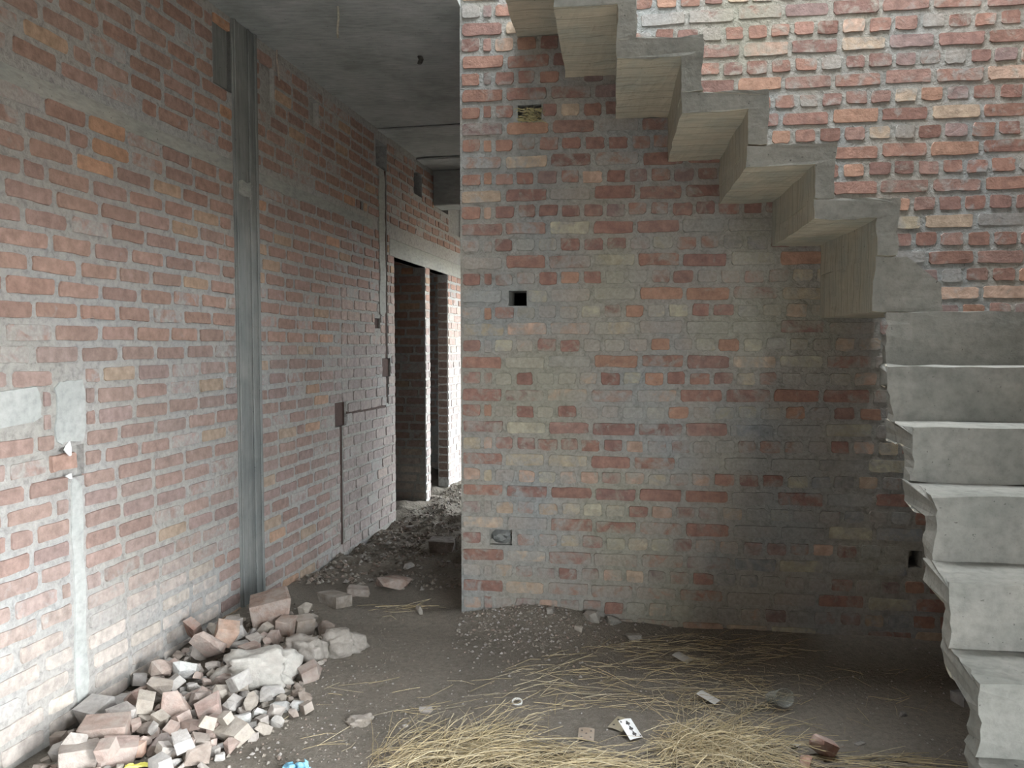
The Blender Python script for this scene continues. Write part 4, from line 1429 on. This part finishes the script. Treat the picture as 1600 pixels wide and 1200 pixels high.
# clear crushed cup
def cup():
    P = fl(1205, 1095, 0.01)
    root = bpy.data.objects.new('plastic_cup', None); col.objects.link(root)
    V, F = [], []
    n = 24; prof = [(0.030, 0.0), (0.032, 0.02), (0.038, 0.05), (0.043, 0.075), (0.046, 0.092)]
    for k, (r, z) in enumerate(prof):
        for a in range(n):
            t = a * 6.2832 / n
            rr = r * (1 + 0.10 * noise.noise(Vector((math.cos(t) * 2, math.sin(t) * 2, z * 20))))
            V.append((rr * math.cos(t), rr * math.sin(t) * 0.8, z))
    for k in range(len(prof) - 1):
        for a in range(n):
            F.append((k * n + a, k * n + (a + 1) % n, (k + 1) * n + (a + 1) % n, (k + 1) * n + a))
    b = mesh_obj('cup_wall', V, F, MAT_CLEAR, root, smooth=True)
    md = b.modifiers.new('thickness', 'SOLIDIFY'); md.thickness = 0.0008
    base = mesh_obj('cup_base', [(0.0295 * math.cos(a * 6.2832 / n), 0.0235 * math.sin(a * 6.2832 / n), z) for z in (0.001, 0.004) for a in range(n)],
                    [tuple(range(n - 1, -1, -1)), tuple(range(n, 2 * n))] + [(a, (a + 1) % n, n + (a + 1) % n, n + a) for a in range(n)], MAT_CLEAR, root)
    rim = torus('cup_rim', P, 0.046, 0.0014, MAT_CLEAR, (0, 0, 0), (1, 1, 1)); rim.parent = root; rim.location = (0, 0, 0.092); rim.scale = (1, 0.8, 1)
    root.rotation_euler = (math.radians(68), 0, math.radians(18))
    root.location = (P.x, P.y, 0)
    Mr = root.rotation_euler.to_matrix()
    root.location.z = floor_z(P.x, P.y) - min((Mr @ Vector(v)).z for v in V) + 0.001
    tag(root, 'crushed clear plastic cup lying on the dark floor', 'cup')
cup()


def film(name, px, py, w, h, colr, label, cat, seed, amp=0.02, rot=0.0):
    """crumpled sheet with thickness"""
    P = fl_real(px, py, 0.01)
    n = 14
    V, F = [], []
    for j in range(n + 1):
        for i in range(n + 1):
            x = (i / n - 0.5) * w; y = (j / n - 0.5) * h
            z = amp * (0.8 + noise.noise(Vector((i * 0.27 + seed, j * 0.27, 0))) + 0.3 * noise.noise(Vector((i * 0.6, j * 0.6 + seed, 3))))
            x += amp * 0.6 * noise.noise(Vector((i * 0.5, j * 0.5, seed + 9)))
            V.append((x, y, max(z, 0.001)))
    for j in range(n):
        for i in range(n):
            a = j * (n + 1) + i
            F.append((a, a + 1, a + n + 2, a + n + 1))
    o = mesh_obj(name, V, F, MAT_PLASTIC, smooth=True)
    md = o.modifiers.new('thickness', 'SOLIDIFY'); md.thickness = 0.0008
    o.rotation_euler = (0, 0, rot)
    o.color = (*colr, 1)
    put_on_floor(o, P.x, P.y, -0.002)
    tag(o, label, cat)
    return o


film('plastic_bag', 462, 1210, 0.09, 0.08, (0.22, 0.52, 0.72), 'crumpled sky blue plastic bag at the bottom edge', 'bag', 2.0, 0.032, 0.3)
film('wrapper', 218, 1196, 0.095, 0.026, (0.85, 0.82, 0.18), 'bright yellow wrapper strip at the foot of the rubble', 'wrapper', 5.0, 0.012, 0.25)
film('paper_scrap', 1243, 1163, 0.03, 0.025, (0.5, 0.5, 0.48), 'tiny white paper scrap on the dark floor right of golden straw', 'paper', 7.0, 0.01, 0.5)

# white scraps on the left wall around the socket hole
def scrap(px, py, pts, label):
    s, z = LW(px, py)
    k = (world_of(ML, s, 0, z).y) / 1200
    ks = 1.0 / (1200 * 2.42 / (s / 1.0198) ** 2 / 1.0198)
    V = []
    for dep in (0.006, 0.012):
        V += [(s + x * ks, -dep, z - y * k) for x, y in pts]
    n = len(pts)
    F = [tuple(range(n)), tuple(range(2 * n - 1, n - 1, -1))] + [(i, n + i, n + (i + 1) % n, (i + 1) % n) for i in range(n)]
    o = mesh_obj('plaster_flake', V, F, MAT_PAPER, M=ML)
    fix_normals(o.data)
    o.color = (0.86, 0.88, 0.88, 1)
    tag(o, label, 'flake', 'white flakes on the left wall')
scrap(104, 702, [(2, -13), (4, -2), (4, 10), (1, 11), (-3, 6), (-7, 0), (-4, -6)], 'curved white flake at the top of the socket hole')
scrap(104, 745, [(-5, -2), (4, -5), (5, 4), (2, 4)], 'white triangular flake at the bottom of the socket hole')
scrap(130, 1100, [(-4, -2), (3, -3), (5, 0), (0, 3)], 'tiny white flake at the foot of the cement strip')


# wires hanging from the ceiling
def wire(pts, r, colr, label):
    V, F = [], []
    n = 6
    for p in pts:
        for a in range(n): V.append((p[0] + r * math.cos(a * 6.2832 / n), p[1] + r * math.sin(a * 6.2832 / n), p[2]))
    for k in range(len(pts) - 1):
        for a in range(n): F.append((k * n + a, k * n + (a + 1) % n, (k + 1) * n + (a + 1) % n, (k + 1) * n + a))
    F += [tuple(range(n - 1, -1, -1)), tuple(range((len(pts) - 1) * n, len(pts) * n))]
    o = mesh_obj('hanging_wire', V, F, MAT_STEEL)
    o.color = (*colr, 1)
    tag(o, label, 'wire', 'wires hanging from the ceiling')
A = hit(528, 10, (0, 0, CEIL), (0, 0, 1))
wire([(A.x, A.y, CEIL), (A.x + 0.003, A.y, CEIL - 0.06), (A.x - 0.004, A.y, CEIL - 0.12), (A.x - 0.002, A.y, CEIL - 0.165)], 0.006, (0.45, 0.43, 0.36), 'short pale wire hanging from the ceiling left of centre')
A = hit(656, 88, (0, 0, CEIL), (0, 0, 1))
wire([(A.x, A.y, CEIL), (A.x + 0.008, A.y, CEIL - 0.02), (A.x - 0.002, A.y, CEIL - 0.045)], 0.016, (0.06, 0.06, 0.055), 'stubby black wire end poking out of the ceiling centre')
s0, z0 = LW(428, 92)
A = world_of(ML, s0, 0.02, CEIL - 0.0)
B0 = world_of(ML, s0, 0.02, z0)
wire([(A.x, A.y, CEIL), (B0.x, B0.y, z0), (B0.x + 0.01, B0.y + 0.01, z0 - 0.13)], 0.006, (0.42, 0.36, 0.31), 'thin pale wire hanging against the wall right of the column')
print('objects', len(bpy.data.objects))
